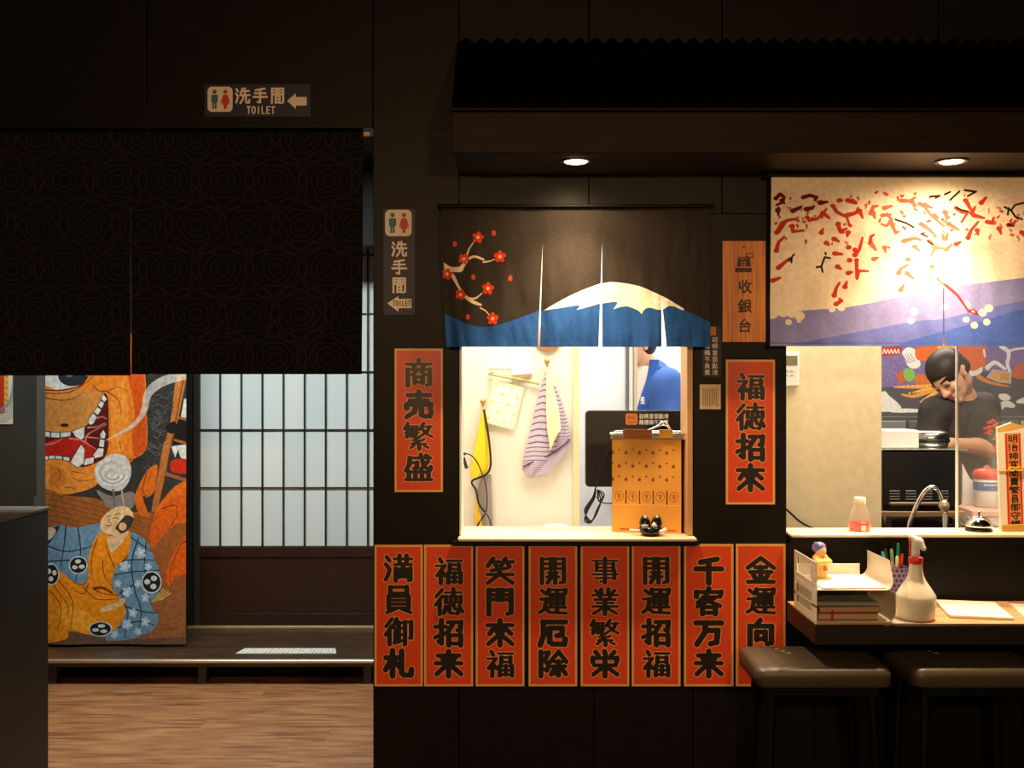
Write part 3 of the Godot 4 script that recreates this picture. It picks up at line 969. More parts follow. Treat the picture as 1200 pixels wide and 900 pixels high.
func strip(px0, px1, py0, py1, text, label, top = 0.06, bottom = 0.94):
	var w = 228
	var h = int(w * (py1 - py0) / (px1 - px0))
	var gold = Color8(238, 178, 100)
	var pad = Pad.new(w, h, gold, 0, 0, 100, 100.0 * h / w)
	var H = 100.0 * h / w
	pad.poly([4.5, 4.5, 95.5, 4.5, 95.5, H - 4.5, 4.5, H - 4.5], Color8(228, 76, 32))
	var step = H * (bottom - top) / 4.0
	for pass_ in 2:
		for i in text.length():
			var n = 15 if text[i] == "事" else stroke_count(text[i])
			var wd = clampf(12.6 - 0.34 * (n - 4), 8.4, 12.4)
			var slim = clampf(1.06 - 0.040 * n, 0.46, 0.88)
			glyph(pad, text[i], 21.5, H * top + step * i + step * 0.09, 57, step * 0.82, wd, Color8(240, 162, 100) if pass_ == 0 else Color8(34, 25, 20), slim, 3.4 if pass_ == 0 else 0.0)
	pad.grain(text.unicode_at(0), 0.05)
	on_wall("lucky_strip", px0, px1, py0, py1, pad, label, "sign", "red lucky character strips on the dark wall", 0.002, flat(gold, 0.6), 0.38)

func toilet_people(pad, x, y, s):
	# white rounded square with a man and a woman
	var pts = []
	for p in rounded_rect(1.0, 1.0, 0.18): pts.append(Vector2(x + s * (0.5 + p.x), y + s * (0.5 + p.y)))
	pad.area(pts, Color8(240, 226, 206))
	var blue = Color8(60, 100, 138)
	var red = Color8(206, 52, 40)
	var f = func(a):
		var q = []
		for i in range(0, a.size(), 2): q.append_array([x + s * a[i], y + s * a[i + 1]])
		return q
	pad.oval(x + s * 0.28, y + s * 0.2, s * 0.085, s * 0.085, blue)
	pad.poly(f.call([0.15, 0.32, 0.41, 0.32, 0.41, 0.62, 0.365, 0.62, 0.365, 0.88, 0.29, 0.88, 0.29, 0.66, 0.27, 0.66, 0.27, 0.88, 0.195, 0.88, 0.195, 0.62, 0.15, 0.62]), blue)
	pad.oval(x + s * 0.71, y + s * 0.2, s * 0.085, s * 0.085, red)
	pad.poly(f.call([0.62, 0.32, 0.80, 0.32, 0.90, 0.64, 0.84, 0.66, 0.79, 0.50, 0.84, 0.72, 0.77, 0.72, 0.77, 0.88, 0.65, 0.88, 0.65, 0.72, 0.58, 0.72, 0.63, 0.50, 0.58, 0.66, 0.52, 0.64]), red)

func signs():
	# lower row of eight
	var row = [
		[439, 495.5, "満員御札"], [497, 554.5, "福徳招来"], [557.5, 614.5, "笑門來福"], [619.5, 676.3, "開運厄除"],
		[680.5, 737.3, "事業繁栄"], [740.3, 797.3, "開運招福"], [801.5, 859.3, "千客万来"], [862.3, 920.3, "金運向"]]
	var tell = ["leftmost", "second from the left", "third from the left", "fourth from the left", "fifth from the left", "sixth from the left", "seventh from the left", "rightmost, behind the stool,"]
	for i in row.size():
		strip(row[i][0], row[i][1], 638.5 - 0.15 * i, 804.0, row[i][2], "red strip with black characters, " + tell[i] + " in the row under the window", 0.05 if i == 0 else 0.075, 0.95)
	strip(462.5, 519, 408.5, 576.5, "商売繁盛", "red strip with black characters on the post beside the toilet door")
	strip(850.5, 908, 421.5, 591, "福徳招來", "red strip with black characters between the two windows under the wooden plaque", 0.08, 0.92)
	# toilet sign over the passage
	var navy = Color8(28, 27, 58)
	var cream = Color8(240, 226, 206)
	var pad = Pad.new(620, 190, navy, 240, 99, 364, 137)
	toilet_people(pad, 243.5, 102.0, 29.5)
	words(pad, "洗手間", 276.5, 103.5, 16.5, 18, Vector2(20.4, 0), 2.5, cream)
	words(pad, "TOILET", 289.5, 125.0, 4.6, 8.6, Vector2(5.7, 0), 1.5, cream)
	pad.poly([336.5, 118.5, 347, 109.5, 347, 114, 359.5, 114, 359.5, 124, 347, 124, 347, 128], cream)
	on_wall("toilet_sign", 240, 364, 99, 137, pad, "wide navy toilet sign with arrow above the black curtain", "sign", "", 0.003, flat(navy, 0.5))
	# upright toilet sign on the post
	pad = Pad.new(190, 620, navy, 449.5, 245, 486.5, 369)
	toilet_people(pad, 451.5, 246.0, 31)
	words(pad, "洗手間", 459.5, 283.0, 17.0, 17.6, Vector2(0, 21.3), 2.4, cream)
	pad.poly([454, 355.5, 467, 347, 467, 350.4, 482.5, 350.4, 482.5, 361.2, 467, 361.2, 467, 365.5], cream)
	words(pad, "TOILET", 460.5, 352.6, 2.8, 6.2, Vector2(3.6, 0), 0.95, Color8(40, 30, 40))
	on_wall("toilet_sign", 449.5, 486.5, 245, 369, pad, "upright navy toilet sign with arrow on the dark post", "sign", "", 0.003, flat(navy, 0.5))
	# wooden cashier plaque
	pad = Pad.new(300, 708, Color8(224, 150, 84), 846, 283, 896, 401)
	var n = FastNoiseLite.new()
	n.seed = 5
	n.frequency = 0.02
	for y in 708:
		for x in 300:
			var g = n.get_noise_2d(x * 2.2, y * 0.10)
			pad.img.set_pixel(x, y, Color8(230, 150, 78).lerp(Color8(200, 118, 56), clampf(g * 1.4 + 0.25, 0, 1)))
	var ink = Color8(58, 24, 18)
	pad.frame(840, 275, 1.0 / 6.923)
	pad.oval(212, 105, 9, 9, Color8(120, 70, 36))
	pad.poly([165, 185, 258, 185, 270, 262, 155, 262], ink)
	pad.poly([142, 272, 276, 272, 276, 308, 142, 308], ink)
	pad.line([180, 200, 240, 200], 7, Color8(206, 128, 66))
	for i in 2:
		for j in 2: pad.poly([192 + i * 22, 220 + j * 22, 206 + i * 22, 220 + j * 22, 206 + i * 22, 234 + j * 22, 192 + i * 22, 234 + j * 22], Color8(206, 128, 66))
	pad.line([150, 268, 272, 268], 4, Color8(206, 128, 66))
	pad.line([240, 188, 240, 170], 8, ink)
	pad.line([228, 156, 288, 156, 288, 186, 228, 186, 228, 156], 7, ink)
	words(pad, "收銀台", 168, 372, 102, 102, Vector2(0, 158), 13.5, ink)
	on_wall("wooden_plaque", 846, 896, 283, 401, pad, "light wooden cashier plaque with a till symbol and three dark characters", "plaque", "", 0.012, flat(Color8(190, 116, 60), 0.5))
	# black sticker with two columns of small white characters, and a small cream note below it
	pad = Pad.new(180, 480, Color8(15, 12, 11), 822.5, 382, 845, 442)
	pad.poly([831, 383, 839, 383, 839, 393, 831, 393], Color8(214, 120, 52))
	words(pad, "結帳當面點清", 834.6, 394.8, 6.4, 6.2, Vector2(0, 7.7), 0.75, Color8(220, 206, 186))
	words(pad, "離櫃概不負責", 825.6, 394.8, 6.4, 6.2, Vector2(0, 7.7), 0.75, Color8(220, 206, 186))
	on_wall("sticker", 822.5, 845, 382, 442, pad, "black sticker with two columns of small white characters beside the mountain curtain", "sticker", "", 0.001, M.black)
	pad = Pad.new(190, 230, Color8(232, 204, 160), 820, 450.5, 844.5, 479.5)
	pad.frame(820, 450.5, 1.0)
	var rng = RandomNumberGenerator.new()
	rng.seed = 4
	for c in 7:
		var y = 5.0
		while y < 24.0:
			pad.line([4.0 + c * 2.6, y, 4.0 + c * 2.6, y + rng.randf_range(0.6, 1.6)], 0.9, Color8(120, 90, 60))
			y += 2.3
	pad.oval(21, 24.5, 1.8, 1.8, Color8(210, 140, 60))
	on_wall("paper_note", 820, 844.5, 450.5, 479.5, pad, "small cream paper note on the dark wall right of the cashier window", "note", "", 0.001)

# ------------------------------------------------------------------ curtains
# one cloth panel between two leaning edges; xs = [left top, right top, left bottom, right bottom], ys = [top, bottom] in the picture plane at distance d
func cloth_panel(parent, d, xs, ys, win, m, waves, seed_, v0 = 0.0):
	var st = S()
	var n = FastNoiseLite.new()
	n.seed = seed_
	n.frequency = 0.9
	var f = func(u, v):
		var open = clampf((v - v0) / (1.0 - v0), 0.0, 1.0)
		var px = lerpf(lerpf(xs[0], xs[1], u), lerpf(xs[2], xs[3], u), open)
		var py = lerpf(ys[0], ys[1], v)
		var p = at(px, py, d)
		var amp = waves * (0.25 + 0.75 * v)
		p.z += amp * (0.55 * sin(px * 0.055 + seed_) + 0.9 * n.get_noise_2d(px * 0.035, v * 1.2 + seed_) + 0.25 * n.get_noise_2d(px * 0.11, v * 5.0))
		return p
	var u0 = (minf(xs[0], xs[2]) - win[0]) / (win[2] - win[0])
	var u1 = (maxf(xs[1], xs[3]) - win[0]) / (win[2] - win[0])
	sheet(st, 28, 28, f, Vector3(0, 0, -0.0012), [u0, u1, (ys[0] - win[1]) / (win[3] - win[1]), (ys[1] - win[1]) / (win[3] - win[1])])
	return obj("cloth_panel", st, m, parent)

func rod(parent, a, b, r, m, called = "rod"):
	var st = S()
	tube(st, [a, b], r, 10)
	return obj(called, st, m, parent)

func flower(pad, x, y, r, col, mid, turn = 0.0):
	for k in 5:
		var a = TAU * k / 5.0 + turn - PI / 2
		pad.oval(x + cos(a) * r * 0.62, y + sin(a) * r * 0.62, r * 0.36, r * 0.36, col)
		pad.line([x, y, x + cos(a) * r * 0.8, y + sin(a) * r * 0.8], r * 0.42, col)
	pad.oval(x, y, r * 0.26, r * 0.26, mid)

func curtains():
	mountain_curtain()
	cherry_curtain()
	black_curtain()
	picture_curtain()

func mountain_curtain():
	var win = [515.0, 238.0, 836.0, 410.0]
	var pad = Pad.new(1284, 688, Color8(54, 48, 43), win[0], win[1], win[2], win[3])
	pad.frame(600, 230, 1.0 / 3.75)
	var blue = Color8(44, 88, 156)
	pad.area(smooth2([-310, 515, -220, 556, -150, 574, -80, 570, 0, 548, 135, 500, 250, 440, 390, 387, 460, 380, 560, 397, 660, 442, 750, 497, 875, 555, 900, 570], false, 5) + [Vector2(900, 700), Vector2(-320, 700)], blue)
	var snow = smooth2([135, 502, 250, 440, 390, 385, 460, 378, 560, 395, 660, 440, 752, 496], false, 5)
	snow.append_array(smooth2([748, 503, 690, 482, 650, 500, 610, 490, 585, 495, 570, 518], false, 3))
	snow.append_array(smooth2([570, 518, 552, 500, 500, 482, 445, 496], false, 3))
	snow.append_array(smooth2([447, 494, 462, 464, 400, 470, 360, 482, 288, 500], false, 3))
	snow.append_array(smooth2([292, 496, 300, 480, 230, 488, 135, 502], false, 3))
	pad.area(snow, Color8(248, 238, 216))
	# hem and stitches
	pad.line([-320, 634, 900, 632], 2.0, Color8(38, 74, 108))
	pad.line([-320, 158, 900, 158], 1.5, Color8(40, 35, 31))
	# blossom branch
	pad.frame(510, 235, 1.0 / 5.141)
	var branch = Color8(220, 200, 168)
	pad.area(smooth2([44, 372, 90, 398, 140, 398, 165, 372, 200, 342, 240, 332, 292, 350, 290, 362, 240, 346, 205, 358, 175, 395, 155, 428, 110, 432, 80, 425, 50, 432], false, 4), branch)
	curve(pad, [290, 370, 325, 366, 358, 354], 11, branch, 5)
	curve(pad, [184, 345, 205, 290, 240, 240], 12, branch, 5)
	pad.area(smooth2([85, 425, 110, 450, 140, 520, 170, 560, 215, 598, 272, 622, 270, 636, 215, 620, 170, 590, 135, 540, 100, 480, 78, 445], false, 4), branch)
	curve(pad, [178, 585, 230, 592, 278, 560], 16, branch, 7)
	curve(pad, [268, 648, 300, 664, 325, 690], 9, branch, 5)
	var red = Color8(206, 66, 36)
	var mid = Color8(242, 190, 140)
	for q in [[258, 222, 36, 0.2], [170, 352, 34, 0.5], [390, 338, 38, 0.0], [62, 442, 36, 0.3], [316, 530, 39, 0.1], [143, 566, 35, 0.4], [346, 712, 39, 0.0]]:
		flower(pad, q[0], q[1], q[2], red, mid, q[3])
	for q in [[118, 262], [353, 196], [226, 462], [456, 468], [186, 702]]:
		pad.oval(q[0], q[1], 13, 17, Color8(200, 70, 44))
	pad.grain(3, 0.10, 0.05)
	var m = pic(pad, 0.9, 0.2)
	var t = thing("noren_curtain", "short black split curtain printed with a snow-capped mountain and red blossoms", "curtain")
	var d = 3.185
	var ys = [240.0, 406.5]
	cloth_panel(t, d, [517, 636.0, 523, 630.2], ys, win, m, 0.011, 2, 0.27)
	cloth_panel(t, d, [636.0, 705.7, 632.8, 701.2], [240.0, 406.5], win, m, 0.011, 2, 0.27)
	cloth_panel(t, d, [705.7, 774.5, 706.0, 775.2], [240.0, 406.5], win, m, 0.011, 2, 0.27)
	cloth_panel(t, d, [774.5, 833.0, 781.0, 832.5], [240.0, 406.5], win, m, 0.011, 2, 0.62)
	rod(t, at(512, 241.5, d - 0.008), at(838, 241.5, d - 0.008), 0.006, M.black)
	for px in [514, 836]:
		rod(t, at(px, 241.5, d - 0.008), Vector3(gx(px, d - 0.008), gy(241.5, d - 0.008), -WALL + 0.001), 0.004, M.black, "bracket")

func cherry_curtain():
	var win = [896.0, 198.0, 1300.0, 412.0]
	var pad = Pad.new(1616, 856, Color8(246, 228, 202), win[0], win[1], win[2], win[3])
	pad.frame(900, 190, 0.25)
	# hills
	pad.area(smooth2([-20, 725, 60, 715, 170, 695, 370, 680, 600, 636, 820, 590, 1000, 566, 1200, 542, 1400, 520, 1620, 500], false, 5) + [Vector2(1620, 900), Vector2(-20, 900)], Color8(140, 140, 198))
	pad.area(smooth2([80, 860, 400, 800, 700, 745, 820, 735, 1000, 690, 1200, 650, 1620, 560], false, 5) + [Vector2(1620, 900), Vector2(60, 900)], Color8(106, 118, 194))
	pad.area(smooth2([560, 870, 800, 800, 1000, 745, 1200, 690, 1620, 620], false, 5) + [Vector2(1620, 900), Vector2(500, 900)], Color8(76, 104, 190))
	# faint dots and washes of pink among the marks
	var dots = RandomNumberGenerator.new()
	dots.seed = 21
	for i in 70:
		var x = dots.randf_range(30, 1590)
		var y = dots.randf_range(120, 470)
		blob(pad, [x, y, x + dots.randf_range(20, 60), y - dots.randf_range(4, 20), x + dots.randf_range(60, 90), y + 10, x + 30, y + dots.randf_range(14, 34)], Color8(244, 214, 188))
	for i in 130:
		var x = dots.randf_range(30, 1590)
		var y = dots.randf_range(140, 330 + 200.0 * dots.randf() * dots.randf())
		var a = dots.randf_range(-1.4, 1.4)
		var l = dots.randf_range(4, 16)
		pad.line([x, y, x + l * cos(a), y + l * sin(a), x + l * cos(a) - 5, y + l * sin(a) + 8], dots.randf_range(7, 14), [Color8(206, 92, 72), Color8(214, 122, 100), Color8(190, 70, 54)][i % 3], 5)
	# red brush marks: bent strokes that thin out towards one end
	var red = Color8(196, 62, 44)
	var pink = Color8(206, 100, 84)
	var dark = Color8(110, 34, 30)
	var black = Color8(54, 34, 30)
	for s in [
		[30,170,50,150,70,165,62,190,34,200],[40,225,44,242],[36,330,60,285,78,275],[60,180,70,192],
		[160,165,190,155,225,165,215,178],[112,228,140,215,152,208],[176,220,205,214,212,205],[242,190,275,186],
		[45,325,70,290,80,275,110,268,135,264],[110,300,112,325,165,320],[180,258,190,272,230,265,270,220],[255,238,285,262],
		[300,205,320,235,365,258,380,300],[365,250,410,238,418,215],[370,180,408,192,390,175],[330,180,344,180],[425,230,440,262],
		[248,330,256,312],[325,290,335,325,365,312],[372,330,368,348],[308,360,330,372],[272,378,284,388],[312,428,346,432],[375,400,378,402],
		[405,436,425,410,440,355],[405,412,412,432],[478,380,480,350,495,340],[488,392,505,412],[548,400,552,422],[495,455,515,448],
		[480,240,490,210,512,205],[490,240,500,262],[545,215,580,205],[535,250,560,245,580,270,555,300,530,290],[575,280,600,330,615,325],
		[35,415,45,375,72,350],[45,495,75,470,100,450],[20,555,55,542],[325,490,340,500],[375,520,392,516],[412,460,415,545,425,510,468,512],
		[310,625,320,590,335,565],[360,585,368,560],[320,665,345,650,335,640],[380,460,372,465],
		[625,180,665,182,690,165],[675,185,695,205],[712,195,735,210,765,250,825,300],[735,200,770,215],[780,250,800,262],
		[720,290,760,318,790,350],[640,370,690,355,720,365],[690,395,715,418],[760,370,785,405,765,440],[780,400,820,405],
		[830,360,842,335],[835,410,860,385],[880,385,900,375],[615,520,625,500,660,480],[655,520,685,545],[830,235,838,262,850,258],
		[845,290,885,315],[880,215,905,235,935,235,905,282],[925,180,945,215,965,245],[955,240,970,210],[965,250,1015,262],[1000,190,1025,165],
		[1030,280,1050,285,1060,260],[935,355,950,320,985,280],[980,320,985,340],[1085,310,1095,335],[1130,295,1150,290,1160,275],[1190,330,1200,345],
		[660,455,668,455],[770,490,782,490],[625,600,640,575]]:
		var col = red if s[0] < 480 or s[0] > 870 else pink
		if s[1] < 235 and s[0] < 260: col = dark
		var w = 19.0 if s.size() > 6 else 22.0
		pad.line(s, w, col, 11.0)
		pad.oval(s[0], s[1], w * 0.62, w * 0.5, col)
	for s in [[95,462,120,432],[108,446,108,470],[228,492,250,488,265,445,290,450],[250,490,256,515],[268,425,270,432],[598,268,650,285,685,305],[720,335,750,350],
		[750,368,775,385],[760,162,805,158,785,168],[828,152,852,140],[852,178,895,138],[922,132,975,138,935,160],[882,215,905,225,938,232],
		[1110,210,1140,225,1160,200,1200,190],[1140,225,1160,255,1192,268],[1125,245,1130,215],[1125,290,1150,300]]:
		pad.line(s, 10, black, 9)
	# the same marks go on past the picture's edge
	var rng = RandomNumberGenerator.new()
	rng.seed = 8
	for i in 46:
		var x = rng.randf_range(1215, 1590)
		var y = rng.randf_range(130, 420)
		var a = rng.randf_range(-1.0, 0.8)
		var l = rng.randf_range(10, 34)
		pad.line([x, y, x + l * cos(a), y + l * sin(a), x + l * 1.6 * cos(a + 0.7), y + l * 1.6 * sin(a + 0.7)], 14, [red, pink, black][i % 3 if i % 6 == 2 else i % 2], 6)
	# white blossoms and a twig
	var white = Color8(242, 228, 204)
	for q in [[20, 712, 26], [70, 706, 24], [110, 706, 26], [150, 720, 24], [148, 742, 12], [300, 690, 16], [345, 682, 18], [96, 750, 16], [690, 700, 20], [675, 742, 18], [775, 632, 13], [830, 680, 16], [930, 670, 16], [925, 738, 15], [965, 765, 18], [1005, 705, 20], [1035, 685, 20], [1025, 750, 17], [955, 700, 14]]:
		pad.oval(q[0], q[1], q[2], q[2] * 0.9, white)
	curve(pad, [830, 575, 880, 620, 915, 665, 940, 700, 985, 716], 14, Color8(150, 60, 60), 8)
	pad.line([795, 545, 820, 570, 845, 580], 9, Color8(120, 80, 60), 6)
	pad.line([935, 700, 960, 690, 985, 716], 8, Color8(140, 40, 44), 6)
	pad.line([-20, 848, 1620, 848], 4, Color8(92, 92, 140))
	pad.grain(11, 0.06, 0.03)
	var m = pic(pad, 0.9, 0.2)
	var t = thing("noren_curtain", "cream split curtain with red cherry marks above blue hills over the kitchen window", "curtain")
	var d = 3.19
	cloth_panel(t, d, [904, 1105.8, 902, 1104.6], [203.0, 405.5], win, m, 0.008, 3)
	cloth_panel(t, d, [1105.8, 1296, 1106.4, 1296], [203.0, 405.5], win, m, 0.008, 3)
	rod(t, at(898, 205, d - 0.008), at(1300, 205, d - 0.008), 0.006, M.black)
	for px in [900, 1298]:
		rod(t, at(px, 205, d - 0.008), Vector3(gx(px, d - 0.008), gy(205, d - 0.008), -WALL + 0.001), 0.004, M.black, "bracket")

func black_curtain():
	var win = [-60.0, 148.0, 430.0, 442.0]
	var pad = Pad.new(1470, 882, Color8(24, 23, 23), win[0], win[1], win[2], win[3])
	var ink = Color8(44, 40, 36)
	# rows of nested wavy hexagons
	var r0 = 36.0
	var rows = 0
	var y = 160.0
	while y < 470.0:
		var x = -80.0 + (31.0 if rows % 2 == 1 else 0.0)
		while x < 460.0:
			for k in 5:
				var p = []
				for i in 31:
					var a = TAU * i / 30.0
					var r = r0 * (0.2 + 0.19 * k) * (1.0 + 0.07 * cos(a * 6.0) * (1.0 if k % 2 == 0 else -1.0)) * (1.0 + 0.05 * sin(a * 3.0 + x))
					p.append(Vector2(x + r * cos(a), y + r * sin(a) * 0.92))
				pad.path(p, 1.3, ink)
			x += 62.0
		rows += 1
		y += 52.0
	var m = pic(pad, 0.95, 0.15)
	var t = thing("noren_curtain", "long black curtain with a faint nested hexagon pattern across the passage", "curtain")
	var d = 3.29
	cloth_panel(t, d, [-52, 152.8, -50, 152.4], [152.5, 440.0], win, m, 0.010, 21)
	cloth_panel(t, d, [152.8, 426.0, 153.3, 424.0], [152.5, 438.5], win, m, 0.010, 21)
	rod(t, Vector3(-1.945, gy(155, d), -d - 0.012), Vector3(gx(433.5, d), gy(155, d), -d - 0.012), 0.011, flat(Color8(232, 200, 150), 0.5))

func picture_curtain():
	var win = [19.0, 290.0, 219.0, 760.0]
	var pad = Pad.new(900, 2000, Color8(54, 51, 49), win[0], win[1], win[2], win[3])
	var orange = Color8(216, 118, 36)
	var tan_ = Color8(196, 126, 58)
	var line = Color8(70, 36, 16)
	var bone = Color8(206, 202, 192)
	pad.frame(40, 435, 1.0 / 5.456)
	# upper part of the giant face
	pad.poly([-130, -800, 470, -800, 560, -600, 600, -300, 700, 0, 720, 300, -130, 300], orange)
	blob(pad, [100, -420, 240, -480, 380, -400, 360, -280, 220, -260, 110, -320], Color8(120, 60, 22))
	blob(pad, [-120, 0, 0, -90, 180, -120, 330, -60, 350, 20, 300, 85, 200, 116, 80, 120, -120, 110], bone)
	# hair at the right of the face: pale curved hairs
	var rng = RandomNumberGenerator.new()
	rng.seed = 77
	for i in 120:
		var hy = rng.randf_range(-200, 640)
		var hx = rng.randf_range(690, 800)
		var l = rng.randf_range(40, 120)
		curve(pad, [hx, hy, hx + l * 0.5, hy + 22, hx + l, hy + 18 - rng.randf_range(10, 60)], 3.0, Color8(112, 108, 104) if i % 2 == 0 else Color8(28, 26, 26), 1.0)
	blob(pad, [-60, 100, 180, 130, 330, 90, 480, -20, 690, -10, 715, 200, 722, 480, 640, 560, 600, 585, 470, 560, 410, 700, 330, 760, 180, 788, 60, 742, -60, 700], orange)
	pad.area(smooth2([600, -10, 690, -10, 714, 200, 720, 480, 690, 520, 640, 545, 625, 400, 640, 250], true, 4), Color8(196, 78, 24))
	pad.area(smooth2([560, 60, 600, 200, 590, 380, 560, 520, 500, 500, 490, 300, 500, 150], true, 4), Color8(224, 134, 48))
	for i in 26:
		var hx = 430.0 + i * 11.0
		pad.line([hx, 560, hx + 8, 590 - 40.0 * absf(i - 13.0) / 26.0], 6, Color8(40, 36, 34), 2)
	# eye, muzzle and lines
	pad.oval(246, 28, 92, 68, Color8(42, 46, 48))
	pad.oval(225, 10, 32, 26, Color8(110, 116, 118))
	blob(pad, [0, 128, 120, 140, 330, 120, 440, 142, 415, 230, 335, 352, 210, 388, 100, 386, -40, 376], tan_)
	pad.area(smooth2([60, 190, 200, 176, 330, 170, 320, 300, 200, 350, 90, 340], true, 4), Color8(186, 120, 58))
	curve(pad, [-20, 112, 100, 122, 200, 118, 300, 88, 345, 30], 8, line)
	curve(pad, [-20, 130, 110, 142, 240, 130, 350, 60, 372, 28], 7, line, 3)
	curve(pad, [-20, 158, 100, 176, 180, 186, 250, 176, 300, 150], 7, line, 3)
	curve(pad, [70, 195, 52, 260, 48, 330], 7, line, 2)
	curve(pad, [376, 90, 420, 128, 480, 122, 540, 100, 598, 130], 6, line, 2)
	curve(pad, [470, 132, 540, 190, 556, 290], 6, line, 2)
	curve(pad, [545, 450, 560, 520], 5, line, 2)
	pad.oval(196, 345, 26, 12, Color8(60, 28, 14))
	# mouth
	pad.area(smooth2([-40, 380, 150, 392, 260, 384, 330, 352, 400, 250, 440, 146, 470, 170, 476, 320, 466, 520, 390, 590, 290, 612, 210, 566, 110, 552, -40, 600], true, 4), Color8(84, 28, 22))
	blob(pad, [30, 510, 70, 460, 180, 428, 260, 424, 340, 450, 392, 530, 340, 570, 240, 575, 200, 540, 80, 548], Color8(168, 34, 22))
	for s in [[80, 470, 140, 455, 180, 430], [230, 430, 300, 440, 350, 470, 400, 500], [330, 440, 350, 400, 460, 340], [345, 360, 400, 355, 455, 330], [330, 420, 420, 430], [380, 310, 430, 292, 465, 306]]:
		curve(pad, s, 12, Color8(196, 110, 100), 5)
	for q in [[-30, 372, 45, 378, 42, 412, -30, 408], [48, 380, 102, 388, 104, 424, 46, 414], [106, 390, 164, 390, 168, 426, 108, 424], [168, 390, 240, 386, 236, 416, 172, 424], [244, 384, 326, 350, 322, 425, 302, 442, 266, 418],
		[440, 142, 466, 178, 450, 198, 428, 182], [424, 186, 450, 202, 432, 240, 408, 220], [404, 226, 430, 246, 408, 282, 380, 262], [376, 268, 404, 290, 384, 332, 360, 345, 344, 330, 350, 300],
		[442, 372, 458, 400, 452, 432, 424, 430, 420, 404], [420, 436, 452, 438, 446, 488, 412, 482], [410, 490, 446, 494, 440, 545, 384, 560, 376, 534], [326, 560, 384, 548, 380, 590, 318, 604],
		[56, 548, 90, 540, 92, 566, 60, 572], [94, 538, 132, 538, 132, 562, 94, 564], [136, 538, 182, 542, 184, 564, 136, 562], [188, 544, 230, 550, 232, 574, 190, 570], [232, 584, 302, 466, 326, 500, 320, 588, 282, 618],
		[22, 470, 45, 560, 40, 590, 14, 592]]:
		pad.poly(q, bone)
		pad.line(q + [q[0], q[1]], 4, Color8(52, 40, 34))
	blob(pad, [-60, 600, 60, 580, 130, 568, 210, 580, 285, 628, 380, 630, 412, 706, 340, 758, 180, 786, 60, 744, -60, 700], Color8(214, 132, 50))
	pad.area(smooth2([100, 600, 160, 610, 200, 640, 190, 720, 130, 740, 90, 700, 110, 660], true, 4), Color8(196, 112, 40))
	for s in [[250, 680, 310, 700, 390, 690], [150, 620, 172, 660, 150, 700], [200, 740, 260, 750, 270, 780], [30, 660, 80, 655], [250, 640, 330, 655]]:
		curve(pad, s, 5, line, 2)
	# ladder, red banner and dark beyond it
	pad.poly([905, 330, 985, 280, 985, 480, 890, 470], Color8(30, 28, 28))
	pad.poly([960, 180, 985, 170, 985, 300, 940, 300], bone)
	pad.poly([880, 480, 985, 466, 985, 580, 940, 552, 925, 500, 905, 552], bone)
	blob(pad, [876, 580, 930, 560, 985, 570, 985, 650, 890, 642], Color8(190, 46, 24))
	pad.poly([912, -200, 985, -200, 972, 60, 925, 300, 880, 480, 792, 900, 752, 900, 830, 470, 872, 330, 905, 60], Color8(176, 104, 48))
	pad.line([960, 30, 905, 330, 810, 860], 6, Color8(96, 50, 20))
	for i in 16:
		pad.line([895 - i * 3, 200 + i * 16, 850 - i * 3, 215 + i * 16], 7, Color8(46, 40, 38), 2)
	blob(pad, [850, 350, 900, 320, 920, 370, 890, 400, 855, 385], Color8(34, 30, 30))
	pad.poly([840, 640, 985, 690, 985, 712, 840, 664], Color8(150, 92, 50))
	pad.poly([930, 290, 985, 300, 985, 318, 928, 306], Color8(150, 92, 50))
	pad.poly([900, 430, 985, 455, 985, 474, 898, 446], Color8(150, 92, 50))
	# wooden floor and the grey swirl of smoke
	pad.area(smooth2([-130, 750, 60, 748, 200, 792, 400, 815, 520, 880, 640, 900, 985, 905], false, 4) + [Vector2(985, 2000), Vector2(-130, 2000)], Color8(150, 88, 42))
	for i in 9:
		curve(pad, [-120, 770 + i * 34, 120, 790 + i * 34, 360, 850 + i * 30, 700, 940 + i * 26], 5, Color8(104, 58, 26), 3)
	blob(pad, [400, 760, 500, 800, 620, 770, 650, 830, 600, 890, 480, 880, 440, 830], Color8(128, 118, 112))
	pad.area(smooth2([455, 440, 600, 352, 676, 268, 712, 120, 830, 30, 985, 8, 985, 46, 840, 92, 752, 160, 722, 262, 645, 352, 560, 398, 470, 444], false, 4), Color(0.80, 0.77, 0.72, 0.72))
	blob(pad, [430, 570, 500, 530, 580, 545, 618, 620, 605, 700, 560, 758, 490, 765, 420, 730, 388, 660, 395, 600], Color8(196, 190, 184))
	for k in 5:
		var e = []
		for i in 16:
			var a = 0.3 + i * 0.32
			e.append_array([500 + (98 - k * 19) * cos(a), 645 + k * 6 + (94 - k * 20) * sin(a) * 0.9])
		curve(pad, e, 7, Color8(226, 222, 216) if k % 2 == 0 else Color8(150, 142, 138), 3)
	pad.line([505, 760, 515, 870], 16, Color8(110, 104, 100), 10)
	pad.line([560, 765, 572, 860], 12, Color8(168, 160, 154), 8)
	# claws at the right
	blob(pad, [642, 800, 690, 690, 740, 622, 792, 602, 784, 700, 770, 770, 730, 806, 696, 800, 720, 880, 740, 930, 690, 925, 655, 880], Color8(214, 104, 30))
	curve(pad, [720, 650, 696, 760, 730, 806], 6, line, 3)
	blob(pad, [800, 860, 900, 740, 985, 720, 985, 960, 860, 940, 780, 930], Color8(214, 104, 30))
	# lower scene
	pad.frame(50, 580, 0.2)
	blob(pad, [640, 180, 700, 70, 830, -10, 870, 20, 860, 110, 760, 190, 690, 260, 650, 315, 632, 260], Color8(212, 92, 26))
	curve(pad, [700, 80, 780, 60, 790, 120, 740, 200], 5, line, 3)
